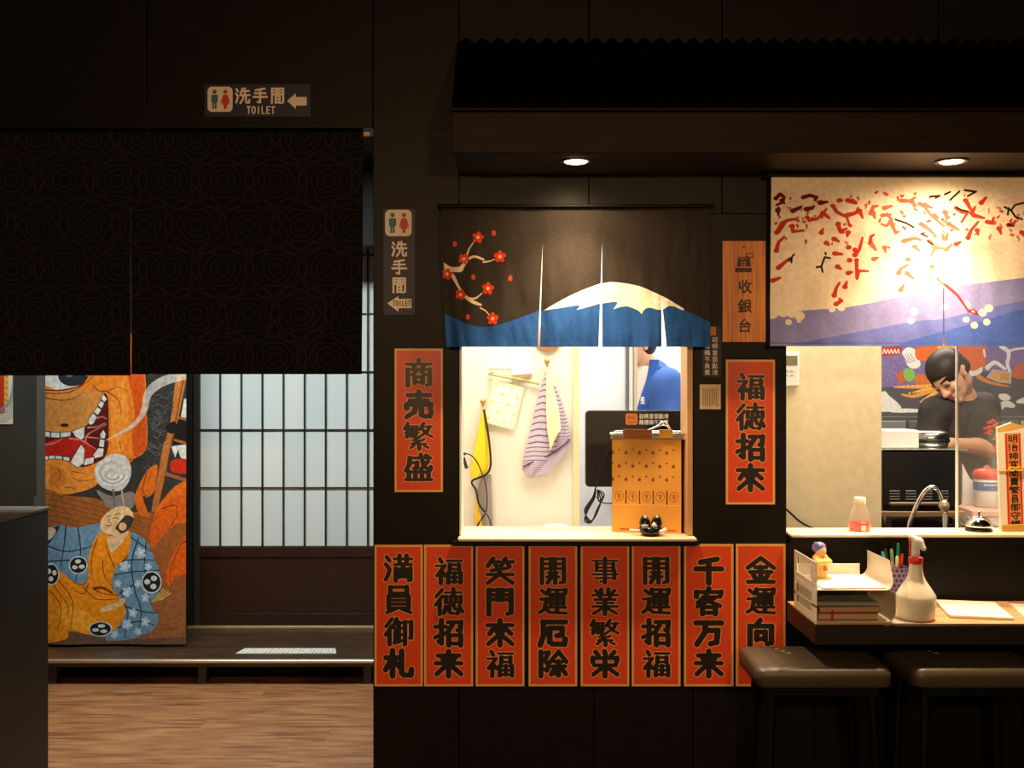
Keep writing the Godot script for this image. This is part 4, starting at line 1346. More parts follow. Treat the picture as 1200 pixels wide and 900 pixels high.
	blob(pad, [740, 400, 800, 290, 870, 220, 870, 430, 790, 480, 745, 530, 726, 480], Color8(212, 92, 26))
	curve(pad, [860, 290, 820, 280, 760, 420, 750, 510], 5, line, 3)
	pad.area(smooth2([600, 640, 720, 545, 870, 600, 870, 920, 330, 920, 420, 850], true, 4), Color8(146, 92, 54))
	pad.poly([-160, 800, 140, 790, 420, 850, 870, 830, 870, 960, -160, 960], Color8(104, 78, 62))
	for i in 4: pad.line([650 + i * 16, 625 - i * 4, 712 + i * 14, 548 + i * 8], 5, Color8(220, 190, 110))
	# robes
	var blue = Color8(108, 142, 168)
	var navy = Color8(36, 48, 62)
	blob(pad, [-160, 210, 30, 190, 100, 176, 200, 190, 340, 168, 344, 240, 285, 340, 268, 480, 222, 520, 130, 468, 40, 420, -160, 400], blue)
	blob(pad, [505, 222, 600, 262, 655, 360, 702, 520, 640, 640, 680, 705, 660, 780, 560, 832, 440, 856, 366, 842, 460, 745, 486, 660, 440, 600, 402, 530, 408, 440, 495, 370], blue)
	for s in [[30, 300, 150, 330, 290, 300], [30, 390, 180, 380, 280, 400], [140, 180, 130, 300, 110, 420], [210, 190, 225, 330, 200, 500], [515, 250, 580, 290, 640, 330], [420, 470, 540, 450, 690, 440], [420, 390, 540, 380, 660, 380], [450, 580, 560, 520, 690, 560], [470, 650, 580, 680, 670, 690], [440, 780, 560, 740, 660, 760], [560, 260, 520, 400, 540, 560, 580, 680, 560, 820], [610, 280, 600, 430, 640, 640], [460, 560, 480, 640, 500, 700, 480, 840]]:
		curve(pad, s, 8, navy, 5)
	for q in [[575, 340, 34], [480, 420, 34], [495, 570, 32], [440, 520, 24], [605, 600, 28], [530, 690, 28], [495, 760, 32], [605, 740, 30], [420, 820, 24], [560, 520, 26], [560, 800, 24], [620, 420, 24]]:
		flower(pad, q[0], q[1], q[2], Color8(176, 196, 212), Color8(200, 214, 224), q[0] * 0.1)
	blob(pad, [-20, 210, 60, 190, 105, 182, 70, 240, 20, 300, -40, 300], navy)
	blob(pad, [-40, 210, 40, 190, 80, 210, 40, 262, -40, 262], Color8(206, 180, 150))
	blob(pad, [330, 225, 400, 240, 500, 208, 506, 330, 425, 435, 402, 540, 460, 612, 486, 680, 462, 745, 400, 805, 290, 822, 170, 795, 120, 850, -160, 860, -160, 560, 40, 470, 100, 440, 200, 520, 262, 512, 272, 360], Color8(232, 140, 28))
	blob(pad, [120, 640, 250, 680, 330, 760, 260, 800, 160, 770, 100, 720], Color8(240, 160, 44))
	var ol = Color8(120, 52, 12)
	for s in [[320, 260, 290, 360, 292, 480], [350, 380, 360, 470, 410, 545], [300, 550, 360, 580, 450, 590], [240, 540, 320, 610, 440, 610], [40, 560, 110, 650, 90, 790], [100, 500, 180, 620, 170, 780], [60, 520, 150, 640, 150, 700], [420, 430, 380, 330, 365, 260], [270, 520, 240, 580, 180, 540]]:
		curve(pad, s, 6, ol, 3)
	curve(pad, [305, 548, 350, 545, 402, 575], 18, Color8(110, 56, 30), 12)
	# head
	blob(pad, [398, 240, 500, 212, 470, 268, 402, 332, 382, 262], Color8(222, 184, 136))
	pad.line([384, 262, 402, 334, 470, 268], 9, bone)
	blob(pad, [338, 190, 352, 130, 420, 76, 490, 70, 530, 118, 520, 175, 480, 215, 425, 236, 362, 224], Color8(226, 190, 138))
	blob(pad, [426, 192, 466, 140, 488, 120, 532, 140, 500, 205, 462, 226, 440, 210], Color8(62, 56, 52))
	pad.oval(468, 186, 22, 24, Color8(222, 176, 124))
	curve(pad, [372, 178, 390, 182, 402, 172], 6, Color8(160, 40, 30))
	curve(pad, [412, 138, 430, 134, 446, 142], 4, line)
	curve(pad, [376, 130, 388, 122, 398, 124], 4, line)
	curve(pad, [390, 140, 384, 160, 398, 162], 4, line)
	curve(pad, [420, 122, 440, 110, 458, 114], 4, line)
	# hand and crests
	blob(pad, [334, 680, 372, 650, 420, 636, 470, 606, 484, 630, 440, 660, 390, 682], Color8(222, 184, 136))
	for q in [[642, 510, 60, 66], [212, 410, 54, 52], [52, 465, 50, 64], [338, 786, 68, 44]]:
		pad.oval(q[0], q[1], q[2], q[3], Color8(198, 208, 212))
		pad.oval(q[0], q[1], q[2] * 0.88, q[3] * 0.88, Color8(36, 36, 40))
		for k in 3:
			var a = TAU * k / 3.0 + q[0]
			pad.oval(q[0] + cos(a) * q[2] * 0.42, q[1] + sin(a) * q[3] * 0.42, q[2] * 0.30, q[3] * 0.24, Color8(206, 210, 208))
	for i in 6: curve(pad, [710 + i * 14, 790, 716 + i * 14, 778, 722 + i * 14, 792], 3, Color8(110, 70, 40))
	pad.frame(0, 0, 1.0)
	pad.line([19, 757, 219, 757], 1.2, Color8(190, 150, 110))
	pad.grain(30, 0.16, 0.03)
	var m = pic(pad, 0.9, 0.2)
	var t = thing("picture_curtain", "long curtain painted with an orange ogre face above a reclining man in blue robe", "curtain")
	var d = 5.1
	cloth_panel(t, d, [19, 218.5, 19, 218], [291.0, 755.0], win, m, 0.012, 41)
	rod(t, at(15, 289.5, d), at(223, 289.5, d), 0.008, M.black)

# rows of [y, left x, right x] in the picture plane at distance d make a hanging cloth
func hanging(parent, called, rows, d, m, bulge = 0.012, ripple = 0.004, seed_ = 1, thick = 0.004, reps = 1.0):
	var st = S()
	var f = func(u, v):
		var t = v * (rows.size() - 1)
		var i = mini(int(t), rows.size() - 2)
		var k = t - i
		var y = lerpf(rows[i][0], rows[i + 1][0], k)
		var xa = lerpf(rows[i][1], rows[i + 1][1], k)
		var xb = lerpf(rows[i][2], rows[i + 1][2], k)
		var p = at(lerpf(xa, xb, u), y, d)
		p.z += bulge * sin(u * PI) + ripple * sin(u * 9.0 + seed_ + v * 3.0)
		return p
	sheet(st, 14, 24, f, Vector3(0, 0, -thick), [0.0, 1.0, 0.0, reps])
	return obj(called, st, m, parent)

func px_tube(pts, d, r, n = 8, smooth_n = 5):
	var p = []
	for q in pts: p.append(at(q[0], q[1], d + (q[2] if q.size() > 2 else 0.0)))
	var st = S()
	tube(st, smooth3(p, smooth_n), r, n)
	return st

# an upright thing made from an outline in the picture plane, given real thickness
func px_prism(pts, d, thick):
	var q = []
	for i in range(0, pts.size(), 2): q.append_array([gx(pts[i], d), gy(pts[i + 1], d)])
	var st = S()
	prism(st, q, -d - thick, -d)
	return st

# ------------------------------------------------------------------ cashier room
func cashier():
	var d = 4.3
	# white board partition with its raw edge, and the frosted sliding door behind it
	wall_block("wall_cashier_partition", M.white_wall, -0.36, gx(671, d), 0, 2.5, d, d + 0.05)
	wall_block("trim_3", flat(Color8(226, 208, 168), 0.6), gx(671, d) + 0.0005, gx(679, d), 0, 2.5, d - 0.01, d + 0.05)
	var dr = struct("door_1")
	var dd = 4.95
	var frosted = flat(Color8(232, 234, 240), 0.5)
	frosted.backlight_enabled = true
	frosted.backlight = Color(0.9, 0.92, 0.96)
	slab(dr, "pane", frosted, 0.12, gx(732.5, dd), 0.04, 2.2, dd, dd + 0.012)
	slab(dr, "stile", flat(Color8(128, 134, 142), 0.35, 0.6), gx(733, dd), gx(736.5, dd), 0.0, 2.24, dd - 0.012, dd + 0.02, 0.002)
	slab(dr, "stile", flat(Color8(224, 228, 236), 0.3), gx(737, dd), gx(741.5, dd), 0.0, 2.24, dd - 0.02, dd + 0.02, 0.003)
	slab(dr, "stile", flat(Color8(196, 186, 160), 0.5), gx(742, dd), gx(746, dd), 0.0, 2.24, dd - 0.03, dd + 0.03, 0.003)
	slab(dr, "bottom_rail", flat(Color8(200, 200, 200), 0.35, 0.6), 0.12, gx(732.5, dd), 0.0, 0.039, dd - 0.005, dd + 0.018)
	slab(dr, "header", M.white_wall, -0.36, 0.925, 2.245, 2.495, dd - 0.02, dd + 0.05)
	# desk inside the window
	var dk = thing("cashier_desk", "white desk top just inside the cashier window", "desk", Vector3(0.28, 0, -3.85))
	var st = S()
	cuboid(st, -0.63, 0.55, 0.775, 0.80, -0.40, 0.36, 0.003)
	obj("top", st, flat(Color8(228, 224, 216), 0.4), dk)
	for sx in [-0.6, 0.52]:
		st = S()
		cuboid(st, sx - 0.012, sx + 0.012, 0.0, 0.7745, -0.38, 0.35)
		obj("side_panel", st, flat(Color8(210, 206, 198), 0.5), dk)
	# knob hooks
	for h in [[641, 423, "brass knob hook holding the striped towel"], [566, 470, "brass knob hook above the yellow cleaning cloth"]]:
		var k = thing("wall_hook", h[2], "hook", at(h[0], h[1], d))
		st = S()
		lathe(st, [Vector2(0.001, 0.0005), Vector2(0.011, 0.0005), Vector2(0.011, 0.004), Vector2(0.004, 0.006), Vector2(0.004, 0.018), Vector2(0.009, 0.022), Vector2(0.011, 0.028), Vector2(0.008, 0.034), Vector2(0.001, 0.036)], 16)
		var o = obj("knob", st, M.brass, k)
		o.rotation.x = PI / 2
		st = S()
		tube(st, smooth3([Vector3(0, -0.012, 0.004), Vector3(0, -0.022, 0.014), Vector3(0, -0.018, 0.026), Vector3(0, -0.010, 0.030)]), 0.003, 8)
		obj("hook", st, M.brass, k)
	# striped towel
	var t = thing("striped_towel", "lavender towel with dark stripes hanging from a knob on the white board", "towel")
	var pad = Pad.new(128, 512, Color8(196, 184, 202), 0, 0, 100, 400)
	for i in 23:
		curve(pad, [0, 14 + i * 17, 30, 8 + i * 17, 70, 10 + i * 17, 100, 4 + i * 17], 4.0, Color8(110, 96, 128))
	pad.grain(9, 0.08)
	var tm = pic(pad, 0.95, 0.1)
	hanging(t, "cloth", [[434, 639.5, 642.5], [460, 632, 647], [490, 625, 653], [520, 618, 655], [540, 613, 653], [550, 612, 642], [557, 617, 630]], d - 0.02, tm, 0.016, 0.003, 2)
	hanging(t, "cloth", [[452, 648, 651], [475, 650, 660], [495, 652, 666], [514, 653, 668.5], [524, 652, 662], [532, 649, 655]], d - 0.022, tm, 0.010, 0.003, 5)
	var fold = px_prism([612, 548, 630, 541, 651, 531, 668, 515, 669, 519, 655, 541, 641, 555, 623, 559.5, 615, 556], d - 0.03, 0.012)
	obj("folded_end", fold, flat(Color8(184, 172, 192), 0.95), t)
	obj("fold_edge", px_tube([[613, 547], [625, 541], [640, 535], [655, 526], [668, 515]], d - 0.032, 0.0035), flat(Color8(92, 80, 104), 0.95), t)
	var c = thing("cream_cloth", "cream cloth hanging in front of the striped towel", "cloth")
	hanging(c, "cloth", [[432, 640.5, 643.5], [455, 640, 649], [480, 640, 655], [503, 641, 657.5], [515, 643, 650], [527, 644.5, 645.5]], d - 0.052, flat(Color8(238, 230, 190), 0.95), 0.008, 0.002, 3)
	# yellow and grey cleaning cloth
	c = thing("cleaning_cloth", "yellow and grey cleaning cloth with black piping hanging by the window's left edge", "cloth")
	hanging(c, "yellow_side", [[482, 565, 567.5], [500, 561.5, 571], [520, 557, 573], [540, 553, 574], [552, 551, 572], [560, 552, 566]], d - 0.02, flat(Color8(244, 214, 40), 0.95), 0.012, 0.002, 1)
	hanging(c, "grey_side", [[556, 566, 575.5], [575, 560, 576], [600, 561, 577], [622, 566, 578]], d - 0.016, flat(Color8(150, 136, 128), 0.95), 0.008, 0.002, 1)
	hanging(c, "yellow_side", [[588, 557, 563], [605, 556.5, 567], [624, 556, 572]], d - 0.012, flat(Color8(236, 190, 40), 0.95), 0.004, 0.001, 1)
	obj("piping", px_tube([[567, 480], [571, 502], [574.5, 530], [574.5, 548], [568, 557], [553, 564], [558, 575], [561, 590], [568, 600]], d - 0.034, 0.0045), flat(Color8(34, 30, 32), 0.9), c)
	# papers on the board
	pad = Pad.new(180, 160, Color8(240, 236, 226), 570, 380, 600, 433)
	for i in 9: pad.line([573, 386 + i * 5, 597, 386 + i * 5], 0.5, Color8(200, 196, 190))
	var o = place("memo_sheet", printed_board(gx(600, d) - gx(570, d), gy(380, d) - gy(432.5, d), 0.0015, pic(pad, 0.9), M.paper), self, at(585, 406, d) + Vector3(0, 0, 0.0005))
	tag(o, "white ruled memo sheet pinned high on the white board", "paper")
	o = place("memo_sheet", printed_board(gx(623, d) - gx(598, d), gy(380, d) - gy(439, d), 0.0015, M.paper, M.paper), self, at(610.5, 409.5, d) + Vector3(0, 0, 0.004))
	tag(o, "blank white paper tilted beside the ruled memo sheet", "paper")
	o.rotation.z = 0.05
	st = px_prism([599, 440.5, 622, 437.5, 623, 441, 608, 444.5, 601, 443.5], d - 0.012, 0.006)
	single("paper_clip", st, flat(Color8(170, 140, 110), 0.7), "small tan clip at the foot of the white paper", "clip")
	t = thing("hanging_rail", "thin pale green wire rail slanting across the white board", "rail")
	obj("wire", px_tube([[574, 439], [600, 444], [632, 450.5]], d - 0.012, 0.003), flat(Color8(176, 180, 104), 0.4), t)
	obj("wire", px_tube([[578, 437], [604, 443], [632, 448]], d - 0.018, 0.002), flat(Color8(196, 196, 120), 0.4), t)
	obj("end_stop", px_tube([[573, 440], [574, 437], [579, 436.5]], d - 0.014, 0.005), flat(Color8(176, 180, 104), 0.4), t)
	# yellow patterned sheet, tilted
	pad = Pad.new(240, 330, Color8(240, 230, 222), 0, 0, 100, 137)
	for i in 4:
		for j in 5:
			pad.poly([6 + i * 25, 6 + j * 27, 18 + i * 25, 8 + j * 27, 15 + i * 25, 17 + j * 27, 8 + i * 25, 14 + j * 27], Color8(240, 222, 96) if (i + j) % 2 == 0 else Color8(240, 228, 170))
	pad.line([2, 2, 98, 2, 98, 135, 2, 135, 2, 2], 3, Color8(240, 226, 130))
	o = place("patterned_sheet", printed_board(gx(614, d) - gx(576.5, d), 0.182, 0.0015, pic(pad, 0.9), M.paper), self, at(590.2, 474.5, d) + Vector3(0, 0, 0.012))
	tag(o, "white sheet with a yellow pattern hanging tilted on the board", "paper")
	o.rotation.z = -0.23
	st = S()
	lathe(st, [Vector2(0.001, 0.0), Vector2(0.05, 0.0), Vector2(0.058, 0.008), Vector2(0.05, 0.016), Vector2(0.001, 0.02)], 28)
	o = single("round_ornament", st, flat(Color8(206, 150, 112), 0.7), "round tan ornament hung on the board just under the mountain curtain", "ornament", at(642, 396, d) + Vector3(0, 0, 0.0005))
	o.rotation.x = PI / 2
	# black headset cable by the left jamb
	t = thing("hanging_cable", "thin black cable with a plug hanging in front of the yellow cloth", "cable")
	obj("cord", px_tube([[542, 531.5], [550, 532.5], [558, 540], [565, 555], [570, 572], [570.5, 596], [566, 606], [559, 616], [557, 624], [562, 612], [569, 602], [574, 610], [577, 624]], d - 0.07, 0.0028), M.rubber, t)
	obj("plug", px_tube([[541, 531.5], [546, 532]], d - 0.07, 0.006), M.rubber, t)
	obj("clip", px_tube([[543, 536], [547, 549]], d - 0.07, 0.007), flat(Color8(40, 34, 30), 0.5), t)
	# white basket and a card terminal on the lower desk
	t = thing("white_basket", "white plastic basket whose rim shows above the window sill", "basket", Vector3(gx(651, 3.75), 0.8005, -3.75))
	st = S()
	lathe(st, [Vector2(0.001, 0.0), Vector2(0.034, 0.0), Vector2(0.042, 0.105), Vector2(0.044, 0.112), Vector2(0.041, 0.112), Vector2(0.032, 0.004), Vector2(0.001, 0.004)], 28)
	obj("bowl", st, M.white, t)
	var kb = thing("card_terminal", "white card terminal with a row of keys showing above the sill", "terminal", Vector3(gx(702, 3.6), 0.8005, -3.6))
	st = S()
	box(st, Vector3(0, 0.058, 0), Vector3(0.112, 0.116, 0.09), 0.006)
	obj("body", st, M.white, kb)
	var key = S()
	box(key, Vector3.ZERO, Vector3(0.010, 0.008, 0.010), 0.002)
	key.generate_normals()
	var km = key.commit()
	km.surface_set_material(0, flat(Color8(190, 186, 178), 0.5))
	for i in 7:
		for j in 3: place("key", km, kb, Vector3(-0.045 + i * 0.015, 0.1202, -0.015 + j * 0.02))
	monitor()
	lottery_box()

func monitor():
	var d = 3.78
	var t = thing("monitor", "black flat monitor seen from behind in the cashier window", "monitor", Vector3(0.5, 0.8005, -d))
	var cx = (gx(686.5, d) + 0.745) / 2
	var w = 0.745 - gx(686.5, d)
	var y1 = gy(481.5, d)
	var y0 = gy(570.5, d)
	var st = S()
	T = Transform3D(Basis(), Vector3(cx - 0.5, (y0 + y1) / 2 - 0.8005, 0))
	prism(st, rounded_rect(w, y1 - y0, 0.014), -0.02, 0.0)
	T = Transform3D()
	var cover = obj("back_cover", st, flat(Color8(24, 23, 24), 0.38), t)
	st = S()
	T = Transform3D(Basis(), Vector3(cx - 0.5, (y0 + y1) / 2 - 0.8005, 0))
	prism(st, rounded_rect(w + 0.003, y1 - y0 + 0.003, 0.015), -0.026, -0.0205)
	T = Transform3D()
	obj("bezel", st, flat(Color8(150, 150, 152), 0.35, 0.4), t)
	st = S()
	cuboid(st, 0.02, 0.09, 0.008, (y0 - 0.8005) + 0.12, 0.0005, 0.03, 0.006)
	obj("stand_neck", st, flat(Color8(30, 29, 30), 0.4), t)
	st = S()
	cuboid(st, -0.02, 0.14, 0.0003, 0.008, -0.07, 0.10, 0.003)
	obj("stand_foot", st, flat(Color8(30, 29, 30), 0.4), t)
	var pad = Pad.new(530, 150, Color8(24, 23, 24), 731.5, 483.5, 785, 499)
	var sq = []
	for p in rounded_rect(14, 13.4, 2.4): sq.append(Vector2(740 + p.x, 491.2 + p.y))
	pad.area(sq, Color8(222, 128, 48))
	for q in [[737.5, 489], [742.3, 489]]:
		curve(pad, [q[0] - 1.8, q[1], q[0], q[1] - 1.5, q[0] + 1.8, q[1], q[0], q[1] + 1.5, q[0] - 1.8, q[1]], 0.6, Color8(110, 54, 20))
	curve(pad, [736, 494, 740, 495.5, 744, 494], 0.7, Color8(110, 54, 20))
	words(pad, "結帳當面點清", 749.2, 485.0, 5.0, 5.4, Vector2(5.8, 0), 0.72, Color8(226, 220, 206))
	words(pad, "離櫃概不負責", 749.2, 492.0, 5.0, 5.4, Vector2(5.8, 0), 0.72, Color8(226, 220, 206))
	var o = place("sticker", printed_board(gx(785, d) - gx(731.5, d), gy(483.5, d) - gy(499, d), 0.0008, pic(pad, 0.4), M.black), cover, Vector3((gx(731.5, d) + gx(785, d)) / 2 - 0.5, (gy(483.5, d) + gy(499, d)) / 2 - 0.8005, 0.0003))
	tag(o, "orange square sticker with two lines of small white characters")
	var c = thing("coiled_cable", "black cable tied in a coil hanging below the monitor", "cable")
	for k in 4:
		var s = k * 2.2
		obj("loop", px_tube([[698, 571, 0.0], [697 - s * 0.4, 583, 0.0], [689 - s * 0.6, 598, 0.004 * k], [685 + s, 610, 0.004 * k], [693 + s * 0.7, 612 - s, 0.0], [700 + s * 0.6, 596 - s, -0.004 * k], [708 - s, 580 + s, -0.002 * k], [700, 574, 0.0]], d + 0.03, 0.0026), M.rubber, c)
	obj("cord", px_tube([[722, 520], [712, 530], [703, 550], [698, 572]], d - 0.012, 0.0026), M.rubber, c)
	obj("cord", px_tube([[699, 582], [704, 588], [712, 590], [721, 589.5]], d + 0.02, 0.0024), M.rubber, c)

func lottery_box():
	var turn = -0.20
	var w = 0.222
	var h = 0.300
	var dep = 0.135
	var t = thing("lottery_box", "orange cardboard box with five labelled slots standing on the window sill", "box", Vector3(gx(759.5, 3.37), 0.9505, -3.375), turn)
	var pad = Pad.new(444, 600, Color8(232, 166, 70), 258, 235, 718, 843)
	var ink = Color8(150, 80, 22)
	for r in 3:
		for i in 10:
			var x = 262 + i * 45.0
			var y = [322, 410, 498][r]
			var big = (i + r) % 2 == 0
			if big:
				pad.oval(x, y, 11, 11, ink)
				pad.line([x, y - 10, x + 3, y - 20], 3, ink)
			else:
				pad.oval(x, y - 20, 7, 6, ink)
	for i in 5:
		var x = 306 + i * 91.0
		curve(pad, [x - 28, 608, x - 18, 584, x, 578, x + 20, 584, x + 28, 608, x + 18, 632, x, 640, x - 20, 632, x - 28, 608], 4, ink)
		for k in 4: pad.line([x - 14 + k * 4, 598 + k * 8, x + 14 - k * 3, 598 + k * 8], 4, ink)
		pad.line([x, 588, x, 632], 4, ink)
		if i < 4: pad.poly([x + 41, 568, x + 50, 568, x + 50, 658, x + 41, 658], Color8(120, 40, 22))
	pad.line([258, 663, 718, 663], 5, Color8(246, 190, 96))
	pad.poly([310, 820, 680, 822, 680, 830, 310, 828], Color8(150, 60, 24))
	pad.grain(6, 0.07, 0.2)
	place("front_panel", printed_board(w, h, 0.004, pic(pad, 0.7), flat(Color8(200, 130, 44), 0.7)), t, Vector3(0, h / 2, dep / 2))
	var st = S()
	cuboid(st, -w / 2, w / 2, 0.0, h, -dep / 2, dep / 2 - 0.0005, 0.002)
	obj("body", st, flat(Color8(110, 66, 34), 0.8), t)  # sides browner than the orange front: their shade is put into the colour
	# steel tray on top, with a ladle and two tags
	var base = Vector3(gx(759.5, 3.37), 0.9505 + h + 0.001, -3.375)
	var tr = thing("steel_tray", "shiny steel tray resting on top of the orange lottery box", "tray", base, turn)
	st = S()
	cuboid(st, -w / 2 - 0.004, w / 2 + 0.012, 0.0, 0.0025, -dep / 2, dep / 2 + 0.004)
	obj("bottom", st, M.steel, tr)
	var rim = []
	for p in rounded_rect(w + 0.020, dep + 0.012, 0.02): rim.append(Vector3(p.x + 0.004, 0.018, p.y + 0.002))
	rim.append(rim[0])
	st = S()
	tube(st, rim, 0.0042, 8)
	obj("rim", st, M.chrome, tr)
	for s in [-1.0, 1.0]:
		st = S()
		cuboid(st, s * (w / 2 + 0.008) + 0.004 - 0.001, s * (w / 2 + 0.008) + 0.004 + 0.001, 0.0025, 0.017, -dep / 2, dep / 2)
		obj("side", st, M.steel, tr)
		st = S()
		cuboid(st, -w / 2, w / 2 + 0.008, 0.0025, 0.017, s * (dep / 2 + 0.004) + 0.001, s * (dep / 2 + 0.004) + 0.003)
		obj("side", st, M.steel, tr)
	st = S()
	cuboid(st, -0.047, 0.047, 0.0, 0.028, -0.0015, 0.0015, 0.001)
	var o = single("wooden_tag", st, flat(Color8(176, 96, 40), 0.6), "long brown wooden tag standing in the steel tray", "tag", base + Basis(Vector3.UP, turn) * Vector3(-0.028, 0.0045, 0.0795), turn, "tags in the steel tray")
	st = S()
	cuboid(st, -0.022, 0.022, 0.0, 0.028, -0.0015, 0.0015, 0.001)
	single("wooden_tag", st, flat(Color8(226, 168, 62), 0.6), "small yellow tag standing in the steel tray", "tag", base + Basis(Vector3.UP, turn) * Vector3(0.063, 0.0045, 0.0795), turn, "tags in the steel tray")
	var la = thing("ladle", "steel ladle with a bent handle lying across the tray", "ladle", base + Vector3(0, 0.004, 0), turn)
	st = S()
	tube(st, smooth3([Vector3(-0.045, 0.006, 0.01), Vector3(0.0, 0.022, 0.0), Vector3(0.032, 0.036, -0.01), Vector3(0.05, 0.045, -0.012), Vector3(0.065, 0.036, -0.012), Vector3(0.072, 0.02, -0.01)]), [0.003, 0.003, 0.003, 0.003, 0.003, 0.003, 0.003, 0.003, 0.003, 0.003, 0.003, 0.003, 0.0035, 0.004, 0.005, 0.006, 0.0065, 0.007, 0.0075, 0.0075, 0.007, 0.006, 0.005, 0.0045, 0.004, 0.004, 0.004, 0.004, 0.004, 0.004, 0.004], 8)
	obj("handle", st, M.chrome, la)
	st = S()
	lathe(st, [Vector2(0.001, 0.002), Vector2(0.014, 0.004), Vector2(0.022, 0.014), Vector2(0.023, 0.018), Vector2(0.021, 0.017), Vector2(0.012, 0.007), Vector2(0.001, 0.005)], 20, Vector3(0.074, 0.002, -0.01))
	obj("bowl", st, M.chrome, la)
	# black and white figurine in front
	var f = thing("bird_figurine", "black and white figurine of two birds in a dish on the sill", "figurine", Vector3(gx(762, 3.255), 0.9505, -3.245))
	var blk = flat(Color8(18, 17, 18), 0.2)
	var wht = flat(Color8(236, 232, 224), 0.3)
	st = S()
	lathe(st, [Vector2(0.001, 0.0), Vector2(0.026, 0.0), Vector2(0.036, 0.012), Vector2(0.037, 0.024), Vector2(0.030, 0.030), Vector2(0.001, 0.030)], 26)
	obj("dish", st, blk, f)
	for s in [-1.0, 1.0]:
		st = S()
		T = Transform3D(Basis(Vector3(0, 0, 1), -0.12 * s), Vector3(0.017 * s, 0.026, 0.0))
		lathe(st, [Vector2(0.001, 0.0), Vector2(0.017, 0.002), Vector2(0.018, 0.014), Vector2(0.013, 0.028), Vector2(0.007, 0.036), Vector2(0.001, 0.039)], 18)
		T = Transform3D()
		var b = obj("bird", st, blk, f)
		st = S()
		T = Transform3D(Basis(Vector3(0, 0, 1), -0.12 * s), Vector3(0.015 * s - 0.004, 0.030, 0.0125))
		lathe(st, [Vector2(0.001, -0.008), Vector2(0.010, -0.004), Vector2(0.011, 0.004), Vector2(0.006, 0.012), Vector2(0.001, 0.015)], 14, Vector3.ZERO, Vector3(1, 1, 0.6))
		T = Transform3D()
		obj("breast", st, wht, b)
		st = S()
		T = Transform3D(Basis(), Vector3(0.019 * s, 0.058, 0.007))
		lathe(st, [Vector2(0.001, -0.005), Vector2(0.005, -0.002), Vector2(0.004, 0.004), Vector2(0.001, 0.006)], 10)
		T = Transform3D()
		obj("face_patch", st, wht, b)
	st = S()
	tube(st, smooth3([Vector3(0.022, 0.014, 0.028), Vector3(0.036, 0.017, 0.018), Vector3(0.046, 0.02, 0.008)]), 0.006, 10)
	obj("tail", st, wht, f)
	st = S()
	tube(st, [Vector3(-0.066, 0.0165, -0.005), Vector3(-0.034, 0.0165, 0.005)], 0.0035, 8)
	obj("stick", st, wht, f)

